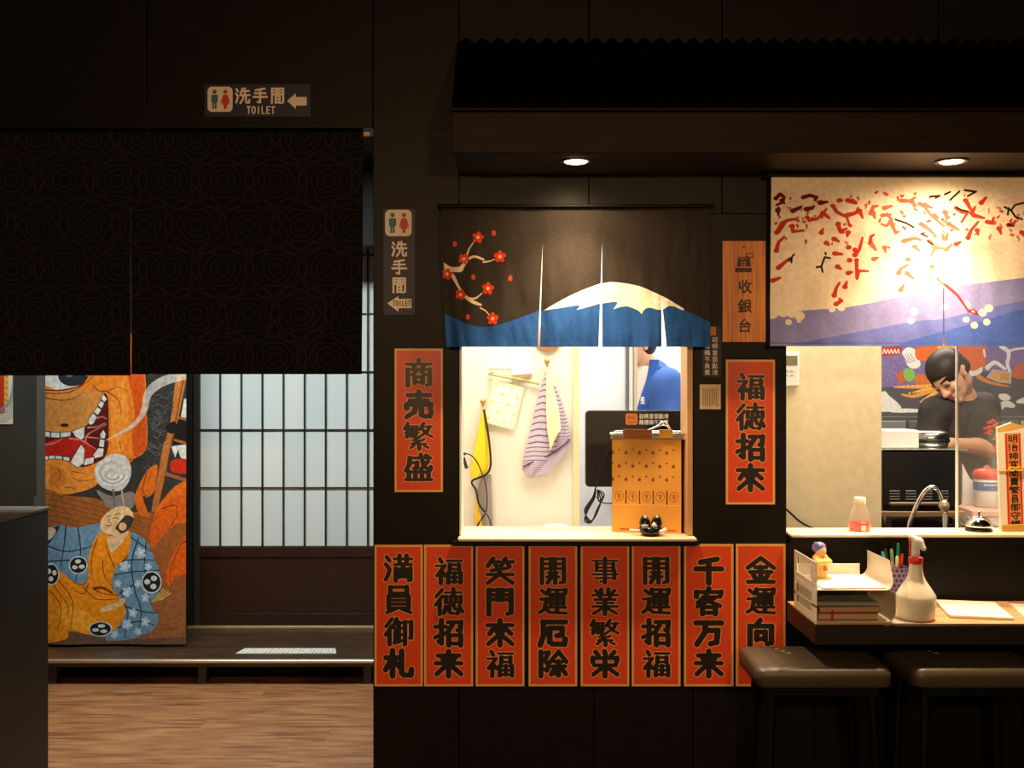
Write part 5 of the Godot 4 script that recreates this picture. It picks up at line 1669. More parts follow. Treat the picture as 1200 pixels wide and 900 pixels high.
# ------------------------------------------------------------------ kitchen
func kitchen():
	var d = 3.9
	var pillar = wall_block("wall_kitchen_side", M.beige, 0.845, gx(1033, d), 0, 2.5, d, d + 0.12)
	# wall controller
	var t = thing("wall_controller", "white air conditioner controller on the beige kitchen wall", "controller", at(924.5, 433, d) + Vector3(0, 0, 0.0005))
	var st = S()
	box(st, Vector3(0, 0, 0.008), Vector3(0.070, 0.128, 0.016), 0.004)
	var case = obj("case", st, M.white, t)
	st = S()
	box(st, Vector3(0.004, 0.034, 0.0168), Vector3(0.048, 0.036, 0.0015), 0.0005)
	obj("display", st, flat(Color8(126, 122, 96), 0.25), case)
	for i in 4:
		st = S()
		box(st, Vector3(-0.012 + 0.02 * (i % 2), -0.004 - 0.016 * (i / 2), 0.0168), Vector3(0.012, 0.007, 0.002), 0.0008)
		obj("button", st, flat(Color8(190, 188, 182), 0.5), case)
	st = px_tube([[914, 590], [926, 601], [940, 613], [958, 621], [970, 626]], d - 0.012, 0.004)
	single("wall_cable", st, M.rubber, "black cable drooping across the foot of the beige kitchen wall", "cable")
	# mural on the back wall
	mural()
	# steel cabinet under the mural
	t = thing("steel_cabinet", "grey steel cabinet with upright doors under the kitchen mural", "cabinet", Vector3(2.9, 0, -6.05))
	st = S()
	cuboid(st, -0.75, 0.75, 0.0, 1.235, -0.145, 0.05)
	obj("body", st, flat(Color8(96, 98, 98), 0.4, 0.3), t)
	for i in 9:
		st = S()
		cuboid(st, -0.745 + i * 0.165, -0.595 + i * 0.165, 0.06, 1.215, 0.051, 0.066, 0.004)
		obj("door", st, [flat(Color8(150, 152, 150), 0.35, 0.3), flat(Color8(120, 122, 120), 0.35, 0.3), flat(Color8(178, 172, 150), 0.4)][i % 3], t)
	# oven rack
	t = thing("oven_stand", "low brown metal stand carrying the black oven", "stand", Vector3(1.66, 0, -4.4))
	st = S()
	cuboid(st, -0.24, 0.20, 0.886, 0.908, -0.19, 0.21, 0.002)
	obj("top", st, flat(Color8(150, 116, 82), 0.4, 0.3), t)
	for sx in [-0.20, -0.115, 0.17]:
		st = S()
		cuboid(st, sx - 0.012, sx + 0.012, 0.0, 0.8855, 0.175, 0.2)
		obj("leg", st, M.steel, t)
	st = S()
	cuboid(st, -0.23, 0.19, 0.0, 0.84, -0.18, 0.15)
	obj("inner_box", st, flat(Color8(34, 30, 28), 0.6), t)
	# oven with louvres
	t = thing("oven", "black countertop oven seen from behind with rows of vent slots", "oven", Vector3(1.685, 0.9085, -4.4))
	st = S()
	cuboid(st, -0.17, 0.165, 0.022, 0.248, -0.17, 0.196, 0.008)
	case = obj("case", st, flat(Color8(22, 21, 21), 0.35), t)
	for i in 4:
		for j in 4:
			st = S()
			T = Transform3D(Basis(Vector3.RIGHT, 0.5), Vector3(-0.115 + i * 0.0665, 0.082 - j * 0.011, 0.198))
			box(st, Vector3.ZERO, Vector3(0.042, 0.0035, 0.006), 0.0008)
			T = Transform3D()
			obj("louvre", st, flat(Color8(136, 134, 130), 0.3, 0.6), case)
	st = S()
	cuboid(st, -0.14, 0.10, 0.024, 0.038, 0.196, 0.212, 0.004)
	obj("bumper", st, flat(Color8(120, 100, 86), 0.35, 0.4), case)
	for sx in [-0.14, 0.13]:
		for sz in [-0.14, 0.16]:
			st = S()
			cuboid(st, sx - 0.015, sx + 0.015, 0.0, 0.0215, sz - 0.015, sz + 0.015)
			obj("foot", st, M.rubber, t)
	# on the oven: sheet pan, white box and electric pan
	st = S()
	cuboid(st, -0.18, 0.185, 0.0, 0.005, -0.16, 0.20, 0.002)
	single("sheet_pan", st, M.steel, "thin steel sheet lying on top of the black oven", "pan", Vector3(1.685, 1.1575, -4.4))
	st = S()
	cuboid(st, -0.085, 0.085, 0.0, 0.075, -0.08, 0.08, 0.004)
	single("white_box", st, M.white, "plain white box on the oven's steel sheet", "box", Vector3(1.605, 1.1635, -4.33))
	t = thing("electric_griddle", "round silver griddle with a black band on top of the oven", "griddle", Vector3(1.782, 1.1635, -4.37))
	st = S()
	lathe(st, [Vector2(0.001, 0.0), Vector2(0.072, 0.0), Vector2(0.076, 0.018)], 32)
	obj("base", st, M.steel, t)
	st = S()
	lathe(st, [Vector2(0.0765, 0.0185), Vector2(0.081, 0.020), Vector2(0.081, 0.032), Vector2(0.0765, 0.034)], 32)
	obj("band", st, M.rubber, t)
	st = S()
	lathe(st, [Vector2(0.079, 0.0345), Vector2(0.080, 0.052), Vector2(0.072, 0.062), Vector2(0.05, 0.068), Vector2(0.001, 0.070)], 32)
	obj("lid", st, M.steel, t)
	# steel worktop on the right with a pink board, jar and sheet
	t = thing("steel_worktop", "stainless steel worktop behind the glass pane", "worktop", Vector3(2.2, 0, -4.1))
	st = S()
	cuboid(st, -0.32, 0.75, 0.855, 0.88, -0.42, 0.42, 0.004)
	obj("top", st, flat(Color8(190, 186, 180), 0.28, 0.9), t)
	for sx in [-0.28, 0.70]:
		for sz in [-0.38, 0.38]:
			st = S()
			cuboid(st, sx - 0.018, sx + 0.018, 0.0, 0.8545, sz - 0.018, sz + 0.018)
			obj("leg", st, M.steel, t)
	st = S()
	cuboid(st, -0.29, 0.45, 0.0, 0.026, -0.14, 0.14, 0.004)
	single("cutting_board", st, flat(Color8(222, 170, 150), 0.5), "pale pink cutting board on the steel worktop", "board", Vector3(2.2, 0.8805, -4.36), -0.05)
	t = thing("plastic_jar", "clear plastic jar with red lid and blue label behind the glass", "jar", Vector3(gx(1153, 4.4), 0.9070, -4.37))
	var clear = flat(Color(0.95, 0.95, 0.95, 0.10), 0.04)
	clear.transparency = BaseMaterial3D.TRANSPARENCY_ALPHA
	st = S()
	lathe(st, [Vector2(0.001, 0.0), Vector2(0.046, 0.0), Vector2(0.052, 0.008), Vector2(0.054, 0.115), Vector2(0.046, 0.128)], 28)
	obj("body", st, flat(Color8(226, 226, 228), 0.3), t)
	st = S()
	lathe(st, [Vector2(0.0548, 0.072), Vector2(0.0552, 0.074), Vector2(0.0556, 0.106), Vector2(0.0552, 0.108)], 28)
	obj("label_band", st, flat(Color8(84, 112, 178), 0.5), t)
	st = S()
	tube(st, [Vector3(-0.034, 0.096, 0.0455), Vector3(0.0, 0.096, 0.0570), Vector3(0.034, 0.096, 0.0455)], 0.0022, 6)
	obj("label_line", st, M.white, t)
	st = S()
	lathe(st, [Vector2(0.0565, 0.124), Vector2(0.058, 0.130), Vector2(0.056, 0.148), Vector2(0.046, 0.158), Vector2(0.014, 0.164), Vector2(0.011, 0.174), Vector2(0.001, 0.178)], 28)
	obj("lid", st, flat(Color8(224, 58, 34), 0.4), t)
	st = px_prism([1128, 592, 1128, 543, 1132, 552, 1137, 561, 1143, 565, 1147, 566, 1147, 592], 4.45, 0.012)
	single("white_sheet", st, M.white, "white plastic sheet with a curved top edge beside the jar", "sheet")
	# tap
	t = thing("tap", "chrome gooseneck tap with a pale nozzle and water running", "tap", Vector3(gx(1065.5, 3.6), 0, -3.62))
	var base = Vector3(gx(1065.5, 3.6), 0, -3.62)
	var p = []
	for q in [[1064.5, 700], [1065, 625], [1070, 603], [1079, 583], [1087, 573], [1094, 571], [1100, 575], [1104, 584], [1105.5, 589]]:
		p.append(at(q[0], q[1], 3.62) - base)
	st = S()
	tube(st, smooth3(p), 0.0082, 12)
	var tap_neck = obj("neck", st, M.chrome, t)
	st = S()
	var e = at(1106, 590, 3.62) - base
	T = Transform3D(Basis(Vector3(0, 0, 1), 0.12), e)
	lathe(st, [Vector2(0.001, -0.032), Vector2(0.011, -0.032), Vector2(0.014, -0.026), Vector2(0.0135, -0.018), Vector2(0.018, -0.014), Vector2(0.018, -0.002), Vector2(0.013, 0.004), Vector2(0.011, 0.012), Vector2(0.001, 0.012)], 20)
	T = Transform3D()
	obj("nozzle", st, flat(Color8(206, 190, 160), 0.3, 0.5), tap_neck)
	st = S()
	tube(st, [e + Vector3(0.003, -0.033, 0), e + Vector3(0.004, -0.075, 0), e + Vector3(0.004, -0.16, 0)], [0.0085, 0.0072, 0.0065], 12)
	obj("water_stream", st, flat(Color8(226, 230, 232), 0.15), t)
	st = S()
	cuboid(st, -0.05, 0.25, 0.60, 0.67, -0.10, 0.10, 0.01)
	obj("sink_ledge", st, M.steel, t)
	st = S()
	cuboid(st, -0.05, 0.25, 0.0, 0.599, -0.09, 0.09)
	obj("sink_cabinet", st, flat(Color8(60, 58, 56), 0.5), t)
	st = S()
	lathe(st, [Vector2(0.001, 0.671), Vector2(0.02, 0.671), Vector2(0.02, 0.69), Vector2(0.001, 0.69)], 18, Vector3(p[0].x, 0, 0))
	obj("collar", st, M.chrome, t)
	# on the ledge: bottle, bell and votive board
	t = thing("sauce_bottle", "small clear bottle with red liquid on the kitchen window ledge", "bottle", Vector3(gx(1007.5, 3.27), 0.9625, -3.27))
	st = S()
	lathe(st, [Vector2(0.001, 0.0), Vector2(0.028, 0.0), Vector2(0.034, 0.004), Vector2(0.0355, 0.028), Vector2(0.034, 0.046), Vector2(0.026, 0.066), Vector2(0.019, 0.078), Vector2(0.0175, 0.084)], 30)
	obj("glass", st, clear, t)
	st = S()
	lathe(st, [Vector2(0.001, 0.002), Vector2(0.027, 0.002), Vector2(0.0325, 0.005), Vector2(0.0338, 0.027), Vector2(0.001, 0.0275)], 30)
	obj("red_liquid", st, flat(Color8(232, 48, 22), 0.1), t)
	st = S()
	lathe(st, [Vector2(0.0185, 0.0845), Vector2(0.019, 0.086), Vector2(0.0185, 0.104), Vector2(0.016, 0.1065), Vector2(0.001, 0.107)], 24)
	obj("cap", st, flat(Color8(238, 226, 200), 0.35), t)
	st = S()
	cuboid(st, -0.006, 0.008, 0.003, 0.020, 0.0325, 0.0345, 0.001)
	obj("label", st, M.paper, t)
	t = thing("service_bell", "silver desk bell on the kitchen window ledge", "bell", Vector3(gx(1147, 3.265), 0.9625, -3.265))
	st = S()
	lathe(st, [Vector2(0.001, 0.0), Vector2(0.040, 0.0), Vector2(0.042, 0.004), Vector2(0.036, 0.009), Vector2(0.001, 0.010)], 30)
	obj("base", st, flat(Color8(60, 58, 54), 0.25, 0.9), t)
	st = S()
	lathe(st, [Vector2(0.034, 0.013), Vector2(0.041, 0.014), Vector2(0.039, 0.022), Vector2(0.032, 0.034), Vector2(0.020, 0.043), Vector2(0.006, 0.047), Vector2(0.001, 0.047)], 32)
	var dome = obj("dome", st, M.chrome, t)
	st = S()
	lathe(st, [Vector2(0.001, 0.0102), Vector2(0.006, 0.0102), Vector2(0.006, 0.0135), Vector2(0.033, 0.0135)], 20)
	obj("stem", st, M.steel, t)
	st = S()
	lathe(st, [Vector2(0.004, 0.047), Vector2(0.004, 0.056), Vector2(0.008, 0.058), Vector2(0.007, 0.062), Vector2(0.001, 0.063)], 16)
	obj("button", st, M.chrome, dome)
	votive()

func votive():
	var d = 3.262
	var t = thing("votive_board", "white pointed shrine board with red strip and black brush characters", "board", at(1189, 624, d))
	t.position.y = 0.9625
	t.rotation.z = 0.035
	var w = 0.092
	var h = 0.345
	var pad = Pad.new(276, 1035, Color8(244, 236, 214), 0, 0, 92, 345)
	pad.poly([0, 0, 92, 0, 92, 16, 46, 26, 0, 30], Color8(226, 180, 96))
	pad.poly([22, 34, 72, 34, 72, 345, 22, 345], Color8(206, 52, 26))
	pad.poly([29, 34, 66, 34, 66, 345, 29, 345], Color8(232, 140, 66))
	pad.line([22, 34, 22, 345], 1.0, Color8(240, 190, 110))
	words(pad, "明治神宮商賣繁昌御守護", 32.5, 40, 30, 23, Vector2(0, 27.2), 3.8, Color8(34, 26, 22))
	var m = pic(pad, 0.6)
	# pointed front with the print, and a plain body
	var out = [-w / 2, 0.0, w / 2, 0.0, w / 2, h - 0.014, 0.0, h, -w / 2, h - 0.014]
	var st = S()
	prism(st, out, -0.006, 0.006)
	obj("body", st, flat(Color8(240, 230, 206), 0.6), t)
	st = S()
	st.set_smooth_group(-1)
	var q = []
	for i in range(0, 10, 2): q.append(Vector2(out[i], out[i + 1]))
	for k in [0, 4, 3, 0, 3, 2, 0, 2, 1]:
		st.set_uv(Vector2((q[k].x + w / 2) / w, 1.0 - q[k].y / h))
		st.add_vertex(Vector3(q[k].x, q[k].y, 0.0064))
	obj("face", st, m, t)
	st = S()
	tube(st, smooth3([Vector3(-w / 2 - 0.001, 0.193, 0.007), Vector3(-0.01, 0.193, 0.009), Vector3(0.01, 0.199, 0.012), Vector3(w / 2 + 0.001, 0.198, 0.007)]), 0.002, 8)
	obj("cord", st, flat(Color8(222, 170, 50), 0.5), t)
	st = S()
	for s in [-1.0, 1.0]:
		var lp = []
		for i in 10:
			var a = TAU * i / 9.0
			lp.append(Vector3(0.004 + s * 0.011 + 0.010 * cos(a), 0.198 + 0.006 * sin(a), 0.012))
		tube(st, lp, 0.0022, 6)
	obj("knot", st, flat(Color8(236, 190, 60), 0.5), t)
	st = S()
	cuboid(st, -w / 2 + 0.0, w / 2 + 0.004, 0.0, 0.022, 0.0068, 0.016, 0.002)
	obj("holder", st, flat(Color8(196, 144, 62), 0.5), t)

func mural():
	var d = 6.17
	var win = [1029.0, 380.0, 1240.0, 490.0]
	var pad = Pad.new(1055, 550, Color8(84, 82, 88), win[0], win[1], win[2], win[3])
	pad.frame(1025, 400, 1.0 / 6.857)
	var purple = Color8(122, 104, 154)
	var white = Color8(226, 222, 212)
	var orange = Color8(214, 104, 46)
	pad.poly([-40, -160, 1500, -160, 1500, 220, 1080, 260, 900, 240, 640, 300, 380, 360, -40, 372], purple)
	var rng = RandomNumberGenerator.new()
	rng.seed = 12
	for i in 260:
		var x = rng.randf_range(-20, 360)
		var y = rng.randf_range(-100, 350)
		pad.line([x, y, x + rng.randf_range(6, 26), y + rng.randf_range(2, 12)], 3, Color8(150, 134, 180) if i % 2 == 0 else Color8(86, 70, 124))
	for i in 160:
		var x = rng.randf_range(890, 1400)
		var y = rng.randf_range(-100, 220)
		pad.line([x, y, x + rng.randf_range(4, 14), y + rng.randf_range(4, 18)], 3, Color8(150, 134, 180) if i % 2 == 0 else Color8(86, 70, 124))
	# red tag with pale marks, wave foam, orange kimono
	pad.poly([55, 48, 235, 40, 215, 104, 60, 122], Color8(176, 48, 40))
	for i in 5: pad.line([75 + i * 28, 96, 88 + i * 28, 62, 98 + i * 28, 94], 9, Color8(232, 208, 190))
	blob(pad, [230, 90, 270, 50, 330, 60, 360, 120, 380, 190, 330, 220, 280, 200, 250, 140], white)
	for i in 5: curve(pad, [215 + i * 20, 110 - i * 4, 240 + i * 20, 150 - i * 3, 275 + i * 16, 175 - i * 4], 5, purple)
	blob(pad, [340, 60, 420, 30, 620, -60, 880, -40, 905, 150, 890, 205, 800, 235, 690, 215, 520, 160, 360, 150], orange)
	blob(pad, [520, 30, 640, 20, 690, 100, 640, 120, 540, 90], Color8(232, 170, 60))
	blob(pad, [640, 200, 720, 225, 750, 195, 800, 240, 880, 205, 860, 260, 780, 282, 700, 262], white)
	# fried prawns with a green leaf
	blob(pad, [190, 270, 215, 238, 255, 260, 262, 310, 225, 335, 195, 315], Color8(196, 92, 50))
	blob(pad, [242, 240, 275, 215, 330, 240, 330, 300, 290, 325, 255, 300], Color8(128, 176, 88))
	blob(pad, [330, 300, 370, 260, 430, 280, 470, 360, 420, 400, 350, 360], Color8(200, 110, 60))
	for q in [[170, 366, 300, 366, 460, 362, 40], [230, 428, 330, 440, 480, 390, 40], [380, 488, 440, 450, 520, 400, 36], [320, 410, 400, 396, 470, 380, 30]]:
		curve(pad, [q[0], q[1], q[2], q[3], q[4], q[5]], 14, Color8(226, 150, 70), q[6])
		for i in 6: pad.oval(lerpf(q[0], q[4], 0.25 + i * 0.13), lerpf(q[1], q[5], 0.25 + i * 0.13) - 3, 9, 8, Color8(240, 190, 110))
	# right side: waves, plank tag and clouds
	curve(pad, [1030, 40, 1090, 90, 1080, 180, 1100, 240], 34, white, 26)
	curve(pad, [1080, 80, 1160, 60, 1300, 50], 20, white, 12)
	curve(pad, [890, 70, 900, 120], 18, white, 14)
	curve(pad, [920, 210, 980, 170, 1060, 220], 40, white, 24)
	pad.poly([910, 290, 960, 225, 1115, 245, 1110, 340, 1010, 330], Color8(190, 178, 160))
	pad.poly([940, 285, 970, 240, 1100, 258, 1096, 320, 1010, 312], Color8(222, 160, 80))
	for i in 4: pad.line([1035 + i * 17, 262, 1030 + i * 17, 310], 6, Color8(170, 104, 50))
	curve(pad, [850, 285, 940, 330, 1090, 362], 40, Color8(206, 134, 60), 14)
	blob(pad, [1130, 230, 1180, 180, 1400, 170, 1400, 300, 1140, 296], Color8(200, 92, 48))
	for q in [[40, 440, 90, 400, 130, 440, 200, 500, 215, 550, 40, 560], [140, 545, 260, 540, 380, 548, 376, 570, 150, 572], [1010, 430, 1060, 420, 1105, 445, 1090, 475, 1030, 470], [1030, 490, 1090, 480, 1140, 510, 1130, 535, 1060, 530, 1040, 552], [1150, 485, 1220, 450, 1360, 450, 1360, 500, 1190, 500]]:
		blob(pad, q, white)
	pad.grain(19, 0.10, 0.06)
	var o = place("wall_mural", printed_board(gx(win[2], d) - gx(win[0], d), gy(win[1], d) - gy(win[3], d), 0.008, pic(pad, 0.6), M.paper), self, Vector3((gx(win[0], d) + gx(win[2], d)) / 2, (gy(win[1], d) + gy(win[3], d)) / 2, -6.199))
	tag(o, "painted mural of fried prawns, waves and orange kimono on the kitchen's back wall", "mural")

# ------------------------------------------------------------------ guest counter and stools
func counter():
	var top = 0.744
	var t = thing("wall_counter", "narrow dark counter with a light wood top under the kitchen window", "counter", Vector3(1.5, 0, -3.085))
	var st = S()
	cuboid(st, -0.632, 0.65, top - 0.062, top - 0.004, -0.1525, 0.153, 0.003)
	obj("slab", st, flat(Color8(30, 24, 20), 0.45), t)
	st = S()
	cuboid(st, -0.630, 0.65, top - 0.0038, top, -0.1525, 0.151, 0.0008)
	obj("top_veneer", st, M.table_wood, t)
	for x in [-0.5, 0.0, 0.5]:
		st = S()
		T = Transform3D(Basis(Vector3.UP, PI / 2), Vector3(x + 0.02, 0, 0))
		prism(st, [0.1525, top - 0.0625, -0.08, top - 0.0625, 0.1525, top - 0.25], 0.0, 0.03)
		T = Transform3D()
		obj("bracket", st, M.black, t)
	stools()
	letter_tray(top)
	# spray bottle
	t = thing("spray_bottle", "white translucent spray bottle with a red collar and white trigger", "bottle", Vector3(1.181, top + 0.0005, -2.995))
	st = S()
	var milk = flat(Color8(236, 230, 208), 0.35)
	milk.subsurf_scatter_enabled = true
	milk.subsurf_scatter_strength = 0.15
	lathe(st, [Vector2(0.001, 0.0), Vector2(0.046, 0.0), Vector2(0.052, 0.004), Vector2(0.0545, 0.03), Vector2(0.0565, 0.064), Vector2(0.054, 0.072), Vector2(0.040, 0.094), Vector2(0.028, 0.112), Vector2(0.0215, 0.128), Vector2(0.019, 0.146), Vector2(0.0185, 0.160)], 36)
	obj("bottle", st, milk, t)
	st = S()
	lathe(st, [Vector2(0.0195, 0.1605), Vector2(0.0205, 0.162), Vector2(0.0205, 0.177), Vector2(0.019, 0.179), Vector2(0.001, 0.180)], 28)
	obj("collar", st, flat(Color8(222, 58, 34), 0.4), t)
	st = S()
	field_mesh(st, [[Vector3(-0.002, 0.190, 0), Vector3(-0.003, 0.218, 0), 0.0135, 0.0115], [Vector3(-0.008, 0.235, -0.004), Vector3(0.006, 0.226, 0.010), 0.0115, 0.0105], [Vector3(0.006, 0.226, 0.010), Vector3(0.015, 0.207, 0.020), 0.0100, 0.0075]], 0.010, 0.0035)
	var spray_head = obj("sprayer_head", st, M.white, t)
	st = S()
	prism(st, [-0.0185, 0.236, -0.0150, 0.214, -0.0160, 0.198, -0.0165, 0.186, -0.0185, 0.186, -0.0185, 0.202, -0.0180, 0.216, -0.021, 0.236], -0.004, 0.004)
	obj("trigger", st, flat(Color8(220, 70, 50), 0.4), spray_head)
	# notepad, papers
	t = thing("notepad", "thick white notepad lying on the light wood counter", "notepad", Vector3(1.392, top + 0.0005, -3.095), -0.20)
	st = S()
	cuboid(st, -0.0875, 0.0875, 0.0015, 0.008, -0.112, 0.112, 0.0006)
	obj("pages", st, flat(Color8(240, 234, 220), 0.8), t)
	st = S()
	cuboid(st, -0.088, 0.088, 0.0, 0.0013, -0.1125, 0.1125)
	obj("backing", st, flat(Color8(196, 110, 70), 0.7), t)
	t = thing("leaflet", "printed white leaflet beside the notepad at the right edge", "paper", Vector3(1.625, top + 0.0005, -3.09), -0.25)
	var pad = Pad.new(256, 320, Color8(232, 226, 214), 0, 0, 80, 100)
	for i in 10: pad.line([6, 12 + i * 8, 74 - (i % 3) * 12, 12 + i * 8], 1.6, Color8(176, 166, 156))
	pad.poly([0, 0, 80, 0, 80, 9, 0, 9], Color8(150, 52, 40))
	var o = place("sheet", printed_board(0.19, 0.22, 0.001, pic(pad, 0.6), M.paper), t)
	o.rotation.x = -PI / 2
	# dotted pen cup with pens
	var cup = Vector3(1.183, top + 0.0005, -3.165)
	pad = Pad.new(512, 256, Color8(146, 128, 190), 0, 0, 200, 100)
	for i in 16:
		for j in 8:
			pad.oval(6.2 + i * 12.5 + (6.25 if j % 2 == 1 else 0.0), 6.2 + j * 12.5, 3.4, 3.4, Color8(32, 26, 54))
	t = thing("pen_cup", "lilac pen cup with black polka dots behind the spray bottle", "cup", cup)
	st = S()
	st.set_smooth_group(1)
	var n = 28
	for ring in 2:
		var off = 0.0 if ring == 0 else 0.002
		for k in n:
			var vs = []
			for q in [[0, 0], [0, 1], [1, 1], [1, 0]]:
				var a = TAU * (k + q[1]) / n
				var r = lerpf(0.029, 0.040, q[0]) - off
				vs.append([Vector3(r * cos(a), 0.122 * q[0] + (0.002 if ring == 1 and q[0] == 0 else 0.0), r * sin(a)), Vector2(float(k + q[1]) / n, 1.0 - q[0])])
			for z in ([0, 1, 2, 0, 2, 3] if ring == 0 else [0, 2, 1, 0, 3, 2]):
				st.set_uv(vs[z][1])
				st.add_vertex(vs[z][0])
	obj("cup", st, pic(pad, 0.5), t)
	st = S()
	lathe(st, [Vector2(0.0005, 0.0), Vector2(0.0288, 0.0), Vector2(0.027, 0.0018), Vector2(0.0005, 0.0018)], 24)
	obj("bottom", st, flat(Color8(146, 128, 190), 0.5), t)
	for q in [
		["pen", "slim pen with a teal grip leaning left in the dotted cup", Color8(60, 54, 52), Color8(72, 168, 170), -0.020, 0.006, -0.26, 0.165],
		["pen", "black pen leaning left in the dotted cup", Color8(40, 34, 32), Color8(58, 44, 40), -0.012, -0.012, -0.17, 0.17],
		["marker", "pale marker with a light green cap in the dotted cup", Color8(214, 206, 190), Color8(128, 176, 110), -0.006, 0.012, -0.09, 0.172],
		["pen", "clear pen with a green band, tallest in the dotted cup", Color8(190, 186, 176), Color8(30, 130, 88), 0.006, 0.004, 0.05, 0.188],
		["pencil", "yellow pencil standing in the dotted cup", Color8(232, 170, 40), Color8(240, 222, 180), 0.0, 0.016, 0.02, 0.150],
		["pen", "red pen leaning right in the dotted cup", Color8(196, 36, 30), Color8(220, 60, 44), 0.014, -0.004, 0.16, 0.155]]:
		var pn = thing(q[0], q[1], q[0], cup + Vector3(q[4] * 0.5, 0.006, q[5] * 0.8), 0.0, "pens in the dotted cup")
		pn.rotation.z = -q[6] * 0.7
		st = S()
		tube(st, [Vector3(0, 0, 0), Vector3(0, 0.004, 0), Vector3(0, q[7] * 0.78, 0)], [0.0015, 0.004, 0.0045], 10)
		obj("barrel", st, flat(q[2], 0.35), pn)
		st = S()
		tube(st, [Vector3(0, q[7] * 0.78 + 0.0003, 0), Vector3(0, q[7] * 0.95, 0), Vector3(0, q[7], 0)], [0.005, 0.0048, 0.003], 10)
		obj("cap", st, flat(q[3], 0.35), pn)

func stools():
	for i in 2:
		var t = thing("stool", "brown padded stool at the counter's left end before the last red strip" if i == 0 else "brown padded stool at the right end of the counter near the picture edge", "stool", Vector3(0.893 + 0.443 * i, 0, -3.045), 0.0, "padded stools under the counter")
		var st = S()
		# a cushion with soft edges: rounded outline, swelling towards the middle of its height
		var lay = [[-0.012, 0.563], [0.0, 0.568], [0.0, 0.605], [-0.006, 0.616], [-0.02, 0.6205]]
		var rings = []
		for l in lay:
			var ring = []
			for p in rounded_rect(0.386 + 2 * l[0], 0.270 + 2 * l[0], 0.03): ring.append(Vector3(p.x, l[1], p.y))
			rings.append(ring)
		st.set_smooth_group(1)
		for r in rings.size() - 1:
			for k in rings[0].size():
				var k2 = (k + 1) % rings[0].size()
				quad_from(st, rings[r][k], rings[r][k2], rings[r + 1][k2], rings[r + 1][k], Vector3(0, 0.59, 0))
		var c = Vector3(0, 0.622, 0)
		for k in rings[0].size():
			tri_from(st, c, rings[4][k], rings[4][(k + 1) % rings[0].size()], Vector3(0, 0.5, 0))
			tri_from(st, Vector3(0, 0.563, 0), rings[0][k], rings[0][(k + 1) % rings[0].size()], c)
		var cushion = obj("seat_cushion", st, M.leather, t)
		st = S()
		cuboid(st, -0.16, 0.16, 0.535, 0.5625, -0.11, 0.11, 0.002)
		obj("seat_frame", st, M.black, t)
		for sx in [-1.0, 1.0]:
			for sz in [-1.0, 1.0]:
				st = S()
				tube(st, [Vector3(0.145 * sx, 0.534, 0.095 * sz), Vector3(0.165 * sx, 0.001, 0.115 * sz)], [0.014, 0.011], 10)
				obj("leg", st, M.black, t)
			st = S()
			tube(st, [Vector3(0.158 * sx, 0.2, -0.10), Vector3(0.158 * sx, 0.2, 0.10)], 0.009, 8)
			obj("footrest", st, M.black, t)
		st = S()
		for k in 3:
			T = Transform3D(Basis(Vector3.UP, -0.5), Vector3(-0.085 + k * 0.012, 0.6222, -0.075 + k * 0.022))
			box(st, Vector3.ZERO, Vector3(0.012, 0.001, 0.005))
		T = Transform3D()
		tag(obj("stitched_mark", st, flat(Color8(190, 170, 140), 0.7), cushion), "pale stitched mark on the cushion")

